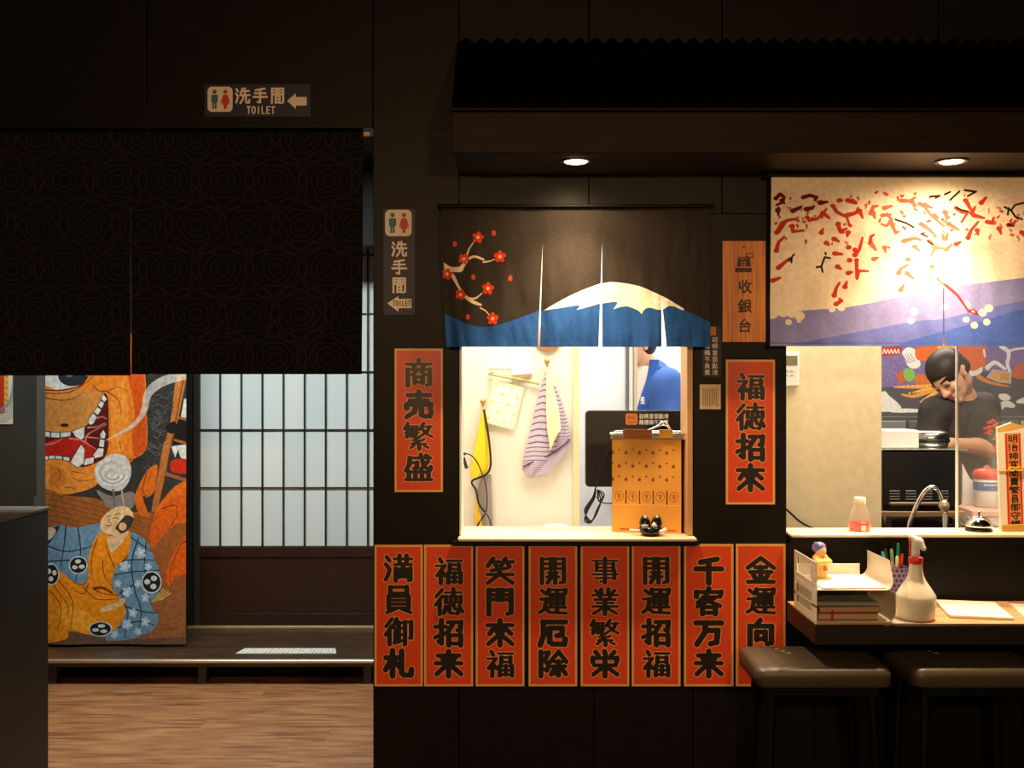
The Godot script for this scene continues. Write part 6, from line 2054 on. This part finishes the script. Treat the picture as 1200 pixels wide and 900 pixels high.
func letter_tray(top):
	var x0 = 0.872
	var w = 0.205
	var z1 = -2.934          # front
	var z0 = -3.165          # back
	var t = thing("letter_tray", "two-tier white plastic letter tray with slotted sides on the counter", "tray", Vector3(x0, top + 0.0015, z1))
	var pl = flat(Color8(226, 216, 196), 0.4)
	var D = z1 - z0
	var part = func(called, xa, xb, ya, yb, za, zb, bev = 0.001):
		var q = S()
		cuboid(q, xa, xb, ya, yb, za, zb, bev)
		return obj(called, q, pl, t)
	part.call("lower_floor", 0, w, 0.0, 0.003, -D, 0)
	part.call("upper_floor", 0, w, 0.092, 0.095, -D, 0)
	part.call("back_wall", 0.003, w - 0.003, 0.0035, 0.0915, -D, -D + 0.003)
	part.call("back_wall", 0.003, w - 0.003, 0.0955, 0.13, -D, -D + 0.003)
	# left sides: rails and bars with open slots between
	for k in 2:
		var y = 0.0032 + k * 0.092
		var hh = 0.088 if k == 0 else 0.078
		var wall = part.call("side_rail", 0, 0.003, y, y + 0.016, -D, 0)
		part.call("side_rail", 0, 0.003, y + hh - 0.014, y + hh, -D, 0)
		if k == 0: part.call("side_rail", 0, 0.003, y + 0.038, y + 0.046, -D, 0)
		for i in 8:
			var z = -D + 0.05 + i * (D - 0.11) / 7.0
			part.call("side_bar", 0.0, 0.003, y + 0.0165, y + hh - 0.0145, z - 0.0028, z + 0.0028, 0.0008)
		part.call("side_end", 0.0, 0.003, y + 0.0165, y + hh - 0.0145, -D, -D + 0.028)
		part.call("side_end", 0.0, 0.003, y + 0.0165, y + hh - 0.0145, -0.05, 0.0)
	# right sides: a wall that curves up from the floor
	for k in 2:
		var y = 0.0 + k * 0.092
		var hh = 0.086 if k == 0 else 0.080
		var st = S()
		var f = func(u, v):
			var a = PI / 2 * minf(1.0, v * 2.2)
			var r = 0.03
			var px = w - 0.003 + r * sin(a) * 0.8
			var py = y + 0.003 + r * (1.0 - cos(a))
			if v > 1.0 / 2.2: py += (v - 1.0 / 2.2) / (1.0 - 1.0 / 2.2) * (hh - r - 0.003)
			return Vector3(px, py, lerpf(0.0, -D, u) - (0.05 * (1.0 - u) * v if k == 1 else 0.0))
		sheet(st, 6, 14, f, Vector3(0.0025, -0.001, 0))
		obj("right_wall", st, pl, t)
	# clear mat sheet under the tray
	var st = S()
	prism(st, [0.0, 0.0, 0.285, 0.0, 0.235, 0.10, 0.0, 0.10], 0.0, 0.0008)
	var mat = flat(Color(0.95, 0.95, 0.92, 0.35), 0.1)
	mat.transparency = BaseMaterial3D.TRANSPARENCY_ALPHA
	var cl = single("plastic_sheet", st, mat, "clear plastic sheet lying under the letter tray", "sheet", Vector3(x0, top + 0.0004, z1))
	cl.rotation.x = -PI / 2
	# contents: papers on the upper tier
	var pb = Vector3(x0 + 0.1, top + 0.0975, (z0 + z1) / 2)
	st = S()
	box(st, Vector3(0, 0.0016, 0), Vector3(0.185, 0.003, 0.205), 0.0006)
	single("paper_stack", st, flat(Color8(238, 234, 226), 0.85), "stack of white paper on the upper tier of the letter tray", "paper", pb + Vector3(0.008, 0, 0.004), 0.06)
	# books and a folder in the lower tier
	var y = top + 0.0055
	var g = "books in the letter tray"
	for q in [["notebook", "thick brown notebook at the bottom of the letter tray", 0.020, Color8(150, 100, 70), Color8(196, 160, 120), 0.0], ["notebook", "brown notebook with a tan edge in the middle of the letter tray", 0.019, Color8(124, 80, 58), Color8(190, 150, 110), 0.03], ["folder", "grey green folder on top of the brown notebooks in the letter tray", 0.012, Color8(120, 128, 116), Color8(150, 156, 142), -0.02]]:
		var b = thing(q[0], q[1], q[0], Vector3(x0 + 0.098, y, (z0 + z1) / 2 - 0.002), q[5], g)
		st = S()
		cuboid(st, -0.086, 0.084, 0.0025, q[2] - 0.0025, -0.098, 0.098)
		obj("pages", st, flat(q[4], 0.8), b)
		st = S()
		cuboid(st, -0.088, 0.086, 0.0, 0.0022, -0.101, 0.101)
		cuboid(st, -0.088, 0.086, q[2] - 0.0022, q[2], -0.101, 0.101)
		cuboid(st, -0.090, -0.0885, 0.0, q[2], -0.101, 0.101)
		obj("cover", st, flat(q[3], 0.6), b)
		if q[5] == 0.03:
			st = S()
			tube(st, smooth3([Vector3(-0.05, 0.006, 0.097), Vector3(-0.05, 0.004, 0.108), Vector3(-0.053, -0.012, 0.110), Vector3(-0.05, -0.019, 0.112)]), 0.0022, 6)
			obj("ribbon", st, flat(Color8(206, 46, 34), 0.6), b)
		y += q[2] + 0.001
	figurine(Vector3(x0 + 0.056, top + 0.1012, -3.085))

func figurine(base):
	var t = thing("figurine", "small yellow figurine with a patterned blue headscarf standing in the letter tray", "figurine", base, 0.5)
	var yel = flat(Color8(236, 190, 96), 0.45)
	var st = S()
	lathe(st, [Vector2(0.001, 0.0), Vector2(0.034, 0.0), Vector2(0.034, 0.003), Vector2(0.001, 0.003)], 26)
	obj("base_disc", st, flat(Color8(206, 168, 96), 0.4), t)
	st = S()
	field_mesh(st, [[Vector3(0, 0.012, 0), Vector3(0, 0.055, 0), 0.021, 0.019], [Vector3(-0.012, 0.064, 0), Vector3(0.012, 0.064, 0), 0.011, 0.011], [Vector3(-0.018, 0.062, 0.0), Vector3(-0.024, 0.050, 0.014), 0.008, 0.007], [Vector3(-0.024, 0.050, 0.014), Vector3(-0.004, 0.052, 0.026), 0.007, 0.006], [Vector3(0.018, 0.062, 0.0), Vector3(0.024, 0.050, 0.014), 0.008, 0.007], [Vector3(0.024, 0.050, 0.014), Vector3(0.004, 0.052, 0.026), 0.007, 0.006]], 0.008, 0.0035)
	obj("robe", st, yel, t)
	st = S()
	tube(st, [Vector3(0.0, 0.036, 0.020), Vector3(0.0, 0.026, 0.022)], 0.007, 10)
	obj("pouch", st, flat(Color8(222, 130, 60), 0.5), t)
	st = S()
	field_mesh(st, [[Vector3(0, 0.084, 0.002), Vector3(0.017, 0.018, 0.017)], [Vector3(0, 0.082, 0.019), Vector3(0.003, 0.003, 0.003)], [Vector3(0, 0.075, 0.010), Vector3(0.010, 0.007, 0.009)]], 0.004, 0.003)
	obj("head", st, flat(Color8(236, 186, 140), 0.5), t)
	st = S()
	field_mesh(st, [[Vector3(0, 0.092, -0.004), Vector3(0.022, 0.017, 0.020)], [Vector3(-0.018, 0.103, 0.0), Vector3(0.007, 0.008, 0.006)], [Vector3(0.018, 0.086, -0.012), Vector3(0.008, 0.012, 0.008)]], 0.006, 0.003)
	var m = tri_mat(noise_tex(0.05, Color8(30, 110, 178), Color8(190, 120, 170), 44, 128), 9.0, 0.5)
	m.uv1_world_triplanar = false
	obj("headscarf", st, m, t)

# ------------------------------------------------------------------ soft shapes: tapered bones and ellipsoids joined by a smooth minimum, meshed as surface nets
func field(p: Vector3, prims: Array, k: float) -> float:
	var d := 10.0
	for q in prims:
		var e: float
		if q.size() == 4:
			var a: Vector3 = q[0]
			var ba: Vector3 = q[1] - a
			var pa := p - a
			var t := clampf(pa.dot(ba) / maxf(ba.dot(ba), 1e-9), 0.0, 1.0)
			e = (pa - ba * t).length() - lerpf(q[2], q[3], t)
		else:
			var r: Vector3 = q[1]
			var l: Vector3 = p - q[0]
			if q.size() == 3: l = q[2].transposed() * l
			var k0 := (l / r).length()
			var k1 := (l / (r * r)).length()
			e = k0 * (k0 - 1.0) / maxf(k1, 1e-6)
		var h := maxf(k - absf(d - e), 0.0) / k
		d = minf(d, e) - h * h * k * 0.25
	return d

func field_mesh(st, prims: Array, k: float, cell: float, cut = null):
	var lo := Vector3.ONE * 1e9
	var hi := -lo
	for q in prims:
		if q.size() == 4:
			for i in 2:
				var rr: float = q[2 + i]
				lo = lo.min(q[i] - Vector3.ONE * rr)
				hi = hi.max(q[i] + Vector3.ONE * rr)
		else:
			var m: float = maxf(q[1].x, maxf(q[1].y, q[1].z))
			lo = lo.min(q[0] - Vector3.ONE * m)
			hi = hi.max(q[0] + Vector3.ONE * m)
	lo -= Vector3.ONE * cell * 2.5
	hi += Vector3.ONE * cell * 2.5
	var nx := int((hi.x - lo.x) / cell) + 2
	var ny := int((hi.y - lo.y) / cell) + 2
	var nz := int((hi.z - lo.z) / cell) + 2
	var val := PackedFloat32Array()
	val.resize(nx * ny * nz)
	val.fill(1.0)
	var B := 4
	var reach := cell * B * 0.95 + k
	for bz in range(0, nz, B):
		for by in range(0, ny, B):
			for bx in range(0, nx, B):
				var mid := lo + Vector3(bx + B * 0.5, by + B * 0.5, bz + B * 0.5) * cell
				var dm := field(mid, prims, k)
				var skip := absf(dm) > reach
				for z in range(bz, mini(bz + B, nz)):
					for y in range(by, mini(by + B, ny)):
						for x in range(bx, mini(bx + B, nx)):
							var v := dm
							if not skip:
								var p := lo + Vector3(x, y, z) * cell
								v = field(p, prims, k)
								if cut != null: v = maxf(v, cut.call(p))
							elif cut != null:
								v = maxf(v, cut.call(lo + Vector3(x, y, z) * cell))
							val[x + nx * (y + ny * z)] = v
	var vert := {}
	var sx := 1
	var sy := nx
	var sz := nx * ny
	var corner := [0, sx, sy, sx + sy, sz, sx + sz, sy + sz, sx + sy + sz]
	var edges := [[0, 1], [2, 3], [4, 5], [6, 7], [0, 2], [1, 3], [4, 6], [5, 7], [0, 4], [1, 5], [2, 6], [3, 7]]
	for z in nz - 1:
		for y in ny - 1:
			for x in nx - 1:
				var i := x + nx * (y + ny * z)
				var inside := 0
				for c in corner:
					if val[i + c] < 0.0: inside += 1
				if inside == 0 or inside == 8: continue
				var sum := Vector3.ZERO
				var n := 0
				for e in edges:
					var va: float = val[i + corner[e[0]]]
					var vb: float = val[i + corner[e[1]]]
					if (va < 0.0) != (vb < 0.0):
						var t := va / (va - vb)
						var pa := Vector3(e[0] & 1, (e[0] >> 1) & 1, (e[0] >> 2) & 1)
						var pb := Vector3(e[1] & 1, (e[1] >> 1) & 1, (e[1] >> 2) & 1)
						sum += pa.lerp(pb, t)
						n += 1
				vert[i] = lo + (Vector3(x, y, z) + sum / n) * cell
	st.set_smooth_group(1)
	for i in vert:
		for ax in 3:
			var step: int = [sx, sy, sz][ax]
			var u: int = [sy, sz, sx][ax]
			var w: int = [sz, sx, sy][ax]
			var a: float = val[i]
			var b: float = val[i + step]
			if (a < 0.0) == (b < 0.0): continue
			if not (vert.has(i - u) and vert.has(i - w) and vert.has(i - u - w)): continue
			var q := [vert[i], vert[i - u], vert[i - u - w], vert[i - w]]
			if a < 0.0: q.reverse()
			tri(st, q[0], q[1], q[2])
			tri(st, q[0], q[2], q[3])

# bones of a hand: wrist, direction of the fingers, direction towards the thumb, and how far the fingers curl (radians)
func hand_bones(wrist, along, thumb, curl):
	var x = along.normalized()
	var y = (thumb - x * thumb.dot(x)).normalized()
	var palm = x.cross(y)
	var out = []
	out.append([wrist, wrist + x * 0.045, 0.025, 0.027])
	out.append([wrist + x * 0.03 + y * 0.02, wrist + x * 0.085 + y * 0.026, 0.014, 0.013])
	out.append([wrist + x * 0.03 - y * 0.02, wrist + x * 0.078 - y * 0.028, 0.014, 0.012])
	var lens = [0.072, 0.080, 0.074, 0.058]
	for i in 4:
		var p = wrist + x * (0.088 - 0.004 * absf(i - 1.2)) + y * (0.029 - 0.0195 * i)
		var a = 0.15
		for s in 3:
			var l = lens[i] * [0.45, 0.32, 0.23][s]
			var dir = (x * cos(a) + palm * sin(a)).normalized()
			out.append([p, p + dir * l, 0.0092 - 0.0008 * s, 0.0086 - 0.0010 * s])
			p += dir * l
			a += curl * [0.7, 0.6, 0.4][s]
	var tp = wrist + x * 0.025 + y * 0.024
	var td = (x * 0.62 + y * 0.72 + palm * 0.25).normalized()
	out.append([tp, tp + td * 0.042, 0.013, 0.011])
	out.append([tp + td * 0.042, tp + td * 0.042 + (x * 0.85 + y * 0.3 + palm * 0.42).normalized() * 0.034, 0.0105, 0.0082])
	return out

# head prims in a frame whose origin lies between the ears, +z the face, +y the crown
func head_prims(o, b):
	var pr = []
	var el = func(c, r): pr.append([o + b * c, r, b])
	var cap = func(a, c, ra, rb): pr.append([o + b * a, o + b * c, ra, rb])
	el.call(Vector3(0, 0.038, -0.012), Vector3(0.076, 0.086, 0.094))
	el.call(Vector3(0, -0.012, 0.030), Vector3(0.063, 0.078, 0.062))
	el.call(Vector3(0, -0.062, 0.040), Vector3(0.046, 0.040, 0.044))
	cap.call(Vector3(-0.035, 0.024, 0.082), Vector3(0.035, 0.024, 0.082), 0.010, 0.010)
	cap.call(Vector3(0, 0.016, 0.090), Vector3(0, -0.022, 0.110), 0.007, 0.012)
	cap.call(Vector3(-0.013, -0.026, 0.096), Vector3(0.013, -0.026, 0.096), 0.008, 0.008)
	cap.call(Vector3(-0.018, -0.052, 0.086), Vector3(0.018, -0.052, 0.086), 0.0065, 0.0065)
	cap.call(Vector3(-0.015, -0.062, 0.083), Vector3(0.015, -0.062, 0.083), 0.0075, 0.0075)
	cap.call(Vector3(-0.010, -0.090, 0.074), Vector3(0.010, -0.090, 0.074), 0.014, 0.014)
	for s in [-1.0, 1.0]:
		cap.call(Vector3(0.074 * s, 0.016, -0.006), Vector3(0.077 * s, -0.022, 0.0), 0.014, 0.009)
		cap.call(Vector3(0.078 * s, 0.026, -0.012), Vector3(0.084 * s, 0.010, -0.020), 0.006, 0.006)
		el.call(Vector3(0.040 * s, -0.020, 0.068), Vector3(0.022, 0.020, 0.018))
	return pr

func face_details(parent, o, b):
	for s in [-1.0, 1.0]:
		var st = S()
		T = Transform3D(b, o)
		tube(st, smooth3([Vector3(0.018 * s, 0.034, 0.093), Vector3(0.034 * s, 0.039, 0.089), Vector3(0.050 * s, 0.033, 0.078)]), 0.0035, 6)
		T = Transform3D()
		obj("eyebrow", st, flat(Color8(36, 26, 22), 0.8), parent)
		st = S()
		T = Transform3D(b, o)
		tube(st, smooth3([Vector3(0.020 * s, 0.008, 0.090), Vector3(0.032 * s, 0.005, 0.089), Vector3(0.046 * s, 0.007, 0.082)]), 0.0030, 6)
		T = Transform3D()
		obj("eyelid", st, flat(Color8(60, 36, 30), 0.6), parent)
	var st = S()
	T = Transform3D(b, o)
	tube(st, smooth3([Vector3(-0.020, -0.057, 0.089), Vector3(0.0, -0.056, 0.0945), Vector3(0.020, -0.057, 0.089)]), 0.0028, 6)
	T = Transform3D()
	obj("mouth", st, flat(Color8(150, 82, 72), 0.5), parent)

func frame_of(face, up):
	var z = face.normalized()
	var x = up.cross(z).normalized()
	return Basis(x, z.cross(x), z)

func people():
	cook()
	clerk()

func cook():
	var base = Vector3(2.15, 0, -5.0)
	var t = thing("person", "cook in a dark shirt with red flowers and black headband, bent over his work", "person", base)
	var L = func(x, y, d): return Vector3(x, y, -d) - base
	var neck = L.call(2.155, 1.36, 4.93)
	var ho = L.call(2.075, 1.465, 4.84)
	var hb = frame_of(Vector3(-0.56, -0.66, 0.42), Vector3(-0.74, 0.62, 0.05))
	var sa = L.call(2.00, 1.30, 4.84)
	var sb = L.call(2.29, 1.315, 4.98)
	var ea = L.call(1.935, 1.10, 4.80)
	var wa = L.call(1.905, 1.135, 4.70)
	var eb = L.call(2.245, 1.13, 4.83)
	var wb = L.call(1.985, 1.158, 4.66)
	var chest = L.call(2.15, 1.20, 4.93)
	var waist = L.call(2.155, 0.98, 4.98)
	var hip = L.call(2.155, 0.86, 5.0)
	# body: one continuous skin surface
	var body = [[L.call(2.10, 1.41, 4.87), neck, 0.052, 0.060], [neck, chest, 0.075, 0.12], [sa, sb, 0.055, 0.055], [chest, hip, 0.13, 0.13],
		[sa, ea, 0.050, 0.042], [ea, wa, 0.040, 0.028], [sb, eb, 0.052, 0.044], [eb, wb, 0.043, 0.029]]
	var st = S()
	field_mesh(st, body, 0.035, 0.014)
	field_mesh(st, head_prims(ho, hb) + [[ho + hb * Vector3(0, -0.05, -0.02), neck, 0.052, 0.056]], 0.014, 0.0055)
	field_mesh(st, hand_bones(wa, Vector3(0.2, -0.35, 0.35), Vector3(0.9, 0.2, -0.3), 0.5) + [[ea.lerp(wa, 0.8), wa, 0.029, 0.026]], 0.010, 0.0055)
	field_mesh(st, hand_bones(wb, Vector3(-0.9, -0.18, 0.35), Vector3(0.1, 0.9, 0.3), 0.55) + [[eb.lerp(wb, 0.8), wb, 0.030, 0.027]], 0.010, 0.0055)
	face_details(obj("body", st, M.skin, t), ho, hb)
	# short hair, cut off at the brow and nape
	st = S()
	var hair = [[ho + hb * Vector3(0, 0.048, -0.016), Vector3(0.085, 0.088, 0.101), hb], [ho + hb * Vector3(0, 0.0, -0.05), Vector3(0.078, 0.07, 0.062), hb]]
	var hcut = func(p):
		var l = hb.transposed() * (p - ho)
		# below this slanting plane the hair ends
		return -(l.y - 0.030 - 0.34 * (l.z - 0.02)) if l.z > -0.02 else -(l.y + 0.045 + 0.4 * (l.z + 0.02))
	field_mesh(st, hair, 0.02, 0.007, hcut)
	var hm = tri_mat(noise_tex(0.08, Color8(30, 22, 18), Color8(58, 44, 34), 61, 128, 0.2), 6.0, 0.55)
	obj("hair", st, hm, t)
	# headband: a ring round the brow
	st = S()
	T = Transform3D(hb * Basis(Vector3.RIGHT, 0.30), ho + hb * Vector3(0, 0.044, -0.014))
	lathe(st, [Vector2(0.083, -0.022), Vector2(0.0875, -0.018), Vector2(0.0885, 0.0), Vector2(0.086, 0.018), Vector2(0.081, 0.024)], 36, Vector3.ZERO, Vector3(1.0, 1.0, 1.20))
	T = Transform3D()
	obj("headband", st, flat(Color8(18, 17, 18), 0.8), t)
	# shirt with short wide sleeves
	var shirt = [[neck + Vector3(0.005, -0.035, -0.01), chest, 0.085, 0.135], [sa, sb, 0.068, 0.070], [chest, hip, 0.150, 0.155],
		[sa, sa.lerp(ea, 0.88), 0.064, 0.068], [sb, sb.lerp(eb, 0.86), 0.068, 0.078]]
	st = S()
	field_mesh(st, shirt, 0.035, 0.012)
	var sm = tri_mat(noise_tex(0.03, Color8(44, 42, 44), Color8(62, 58, 58), 62, 128), 3.0, 0.85)
	var shirt_part = obj("shirt", st, sm, t)
	# crossed collar
	for s in [-1.0, 1.0]:
		st = S()
		tube(st, smooth3([neck + Vector3(0.06 * s - 0.01, 0.03, -0.02), neck + Vector3(0.045 * s - 0.03, -0.03, 0.065), chest + Vector3(-0.035 + 0.012 * s, 0.05, 0.142), chest + Vector3(-0.05 - 0.01 * s, -0.08, 0.150)]), 0.010, 8)
		obj("collar", st, flat(Color8(34, 32, 34), 0.85), shirt_part)
	# red flowers printed on the cuffs
	var fm = flat(Color8(206, 44, 38), 0.8)
	var rng = RandomNumberGenerator.new()
	rng.seed = 3
	for i in 11:
		var on_b = i < 8
		var c0 = sb.lerp(eb, 0.80) if on_b else sa.lerp(ea, 0.86)
		var rr = 0.083 if on_b else 0.071
		var ang = rng.randf_range(-0.9, 0.9)
		var dir = Vector3(sin(ang) - (0.45 if on_b else 0.1), 0, cos(ang)).normalized()
		var c = c0 + dir * rr * 0.93 + Vector3(0, rng.randf_range(-0.05, 0.085) if on_b else rng.randf_range(-0.04, 0.0), 0)
		st = S()
		for k in 5:
			var a = TAU * k / 5.0 + i
			var side = Vector3.UP.cross(dir).normalized()
			T = Transform3D(Basis(side, Vector3.UP, dir), c + (side * cos(a) + Vector3.UP * sin(a)) * 0.014)
			lathe(st, [Vector2(0.0135, -0.006), Vector2(0.011, 0.002), Vector2(0.005, 0.005), Vector2(0.0005, 0.006)], 9, Vector3.ZERO, Vector3(1, 1, 1))
			T = Transform3D()
		obj("printed_flower", st, fm, shirt_part)
	# trousers
	st = S()
	var f1 = L.call(2.08, 0.06, 4.98)
	var f2 = L.call(2.24, 0.06, 5.02)
	field_mesh(st, [[hip + Vector3(-0.05, 0.03, 0), L.call(2.085, 0.48, 4.97), 0.105, 0.075], [L.call(2.085, 0.48, 4.97), f1, 0.075, 0.055], [hip + Vector3(0.06, 0.03, 0), L.call(2.235, 0.48, 5.0), 0.105, 0.075], [L.call(2.235, 0.48, 5.0), f2, 0.075, 0.055]], 0.04, 0.022)
	obj("trousers", st, flat(Color8(34, 33, 36), 0.85), t)
	for q in [f1, f2]:
		st = S()
		field_mesh(st, [[Vector3(q.x, 0.036, q.z - 0.02), Vector3(q.x - 0.06, 0.032, q.z + 0.13), 0.036, 0.032]], 0.02, 0.016)
		obj("shoe", st, M.rubber, t)

func clerk():
	var base = Vector3(0.76, 0, -5.15)
	var t = thing("person", "clerk in a blue happi coat with white characters, half hidden behind the monitor", "person", base)
	var L = func(x, y, d): return Vector3(x - 0.05, y, -d) - base
	var ho = L.call(0.66, 1.625, 5.08)
	var hb = frame_of(Vector3(-0.82, -0.22, 0.55), Vector3.UP)
	var neck = L.call(0.735, 1.50, 5.14)
	var chest = L.call(0.765, 1.27, 5.14)
	var hip = L.call(0.77, 0.92, 5.15)
	var sa = L.call(0.66, 1.43, 5.27)        # far shoulder
	var sb = L.call(0.80, 1.425, 4.99)        # near shoulder
	var eb = L.call(0.83, 1.15, 4.93)
	var wb = L.call(0.66, 1.02, 4.86)
	var ea = L.call(0.60, 1.16, 5.28)
	var wa = L.call(0.45, 1.06, 5.18)
	var st = S()
	field_mesh(st, [[neck, chest, 0.07, 0.12], [sa, sb, 0.05, 0.05], [chest, hip, 0.125, 0.125], [sa, ea, 0.048, 0.04], [ea, wa, 0.038, 0.027], [sb, eb, 0.05, 0.042], [eb, wb, 0.041, 0.028]], 0.035, 0.016)
	field_mesh(st, head_prims(ho, hb) + [[ho + hb * Vector3(0, -0.05, -0.02), neck, 0.053, 0.058]], 0.014, 0.006)
	field_mesh(st, hand_bones(wb, Vector3(-0.9, -0.3, 0.1), Vector3(0.1, 0.3, 0.9), 0.45) + [[eb.lerp(wb, 0.8), wb, 0.030, 0.027]], 0.010, 0.006)
	field_mesh(st, hand_bones(wa, Vector3(-0.9, -0.2, 0.2), Vector3(0.0, 0.9, 0.3), 0.45) + [[ea.lerp(wa, 0.8), wa, 0.030, 0.027]], 0.010, 0.006)
	face_details(obj("body", st, M.skin, t), ho, hb)
	st = S()
	var hcut = func(p):
		var l = hb.transposed() * (p - ho)
		return -(l.y - 0.05) if l.z > 0.02 else -(l.y + 0.06)
	field_mesh(st, [[ho + hb * Vector3(0, 0.045, -0.016), Vector3(0.085, 0.088, 0.102), hb], [ho + hb * Vector3(0, -0.01, -0.05), Vector3(0.078, 0.07, 0.062), hb]], 0.02, 0.009, hcut)
	obj("hair", st, flat(Color8(28, 22, 20), 0.6), t)
	# white undershirt at the neck
	st = S()
	field_mesh(st, [[neck + Vector3(-0.02, -0.045, 0.02), chest + Vector3(-0.035, 0.0, 0.015), 0.085, 0.128]], 0.03, 0.014)
	obj("undershirt", st, flat(Color8(232, 226, 220), 0.85), t)
	# happi coat, open at the front
	var fw = Vector3(-0.83, 0, 0.55).normalized()
	st = S()
	var coat = [[neck + Vector3(0.025, -0.03, -0.01), chest + Vector3(0.012, 0, 0), 0.088, 0.148], [sa, sb, 0.072, 0.074], [chest, hip + Vector3(0, -0.1, 0), 0.155, 0.175], [sb, sb.lerp(eb, 0.95), 0.072, 0.092], [sa, sa.lerp(ea, 0.95), 0.070, 0.088]]
	var open = func(p):
		var l = p - chest
		var ahead = l.dot(fw)
		var side = Vector3.UP.cross(fw).normalized()
		var v = absf(l.dot(side)) - (0.02 + 0.30 * maxf(0.0, l.y + 0.16))
		return minf(-v, ahead - 0.06) if ahead > 0.0 else -1.0
	field_mesh(st, coat, 0.07, 0.012, open)
	var happi = obj("happi_coat", st, tri_mat(noise_tex(0.02, Color8(46, 84, 164), Color8(62, 102, 186), 71, 128), 2.0, 0.85), t)
	# collar band with white brush characters down the near side
	var side2 = Vector3.UP.cross(fw).normalized()
	st = S()
	var band = []
	for q in [[0.34, 0.060, 0.065], [0.25, 0.105, 0.095], [0.14, 0.150, 0.093], [0.0, 0.172, 0.062], [-0.16, 0.176, 0.035]]:
		band.append(chest + Vector3(0, q[0] - 0.06, 0) + fw * q[1] + side2 * q[2])
	var bs = smooth3(band, 6)
	var f = func(u, v):
		var p = bs[int(round(v * (bs.size() - 1)))]
		return p + (side2 * 0.9 - fw * 0.35).normalized() * (u - 0.5) * 0.05
	sheet(st, 3, 24, f, -fw * 0.006)
	obj("collar_band", st, flat(Color8(36, 84, 170), 0.85), happi)
	st = S()
	for i in 5:
		var p = bs[9 + i * 3] + fw * 0.006
		for s in K["福" if i % 2 == 0 else "来"]:
			if s[0] is String: continue
			var pts = []
			for k in range(0, s.size(), 2):
				pts.append(p + side2 * (s[k] - 50.0) * 0.00034 + Vector3(0, (50.0 - s[k + 1]) * 0.00042, 0) + fw * 0.002)
			tube(st, pts, 0.003, 5)
	obj("characters", st, flat(Color8(236, 238, 240), 0.8), happi)
	st = S()
	field_mesh(st, [[hip + Vector3(-0.02, -0.05, 0.06), L.call(0.75, 0.48, 5.07), 0.10, 0.07], [L.call(0.75, 0.48, 5.07), L.call(0.77, 0.06, 5.07), 0.07, 0.052], [hip + Vector3(0, -0.05, -0.06), L.call(0.76, 0.48, 5.23), 0.10, 0.07], [L.call(0.76, 0.48, 5.23), L.call(0.78, 0.06, 5.23), 0.07, 0.052]], 0.04, 0.022)
	obj("trousers", st, flat(Color8(34, 34, 40), 0.85), t)
	for d in [5.07, 5.23]:
		st = S()
		field_mesh(st, [[L.call(0.79, 0.036, d), L.call(0.65, 0.032, d - 0.05), 0.036, 0.032]], 0.02, 0.016)
		obj("shoe", st, M.rubber, t)
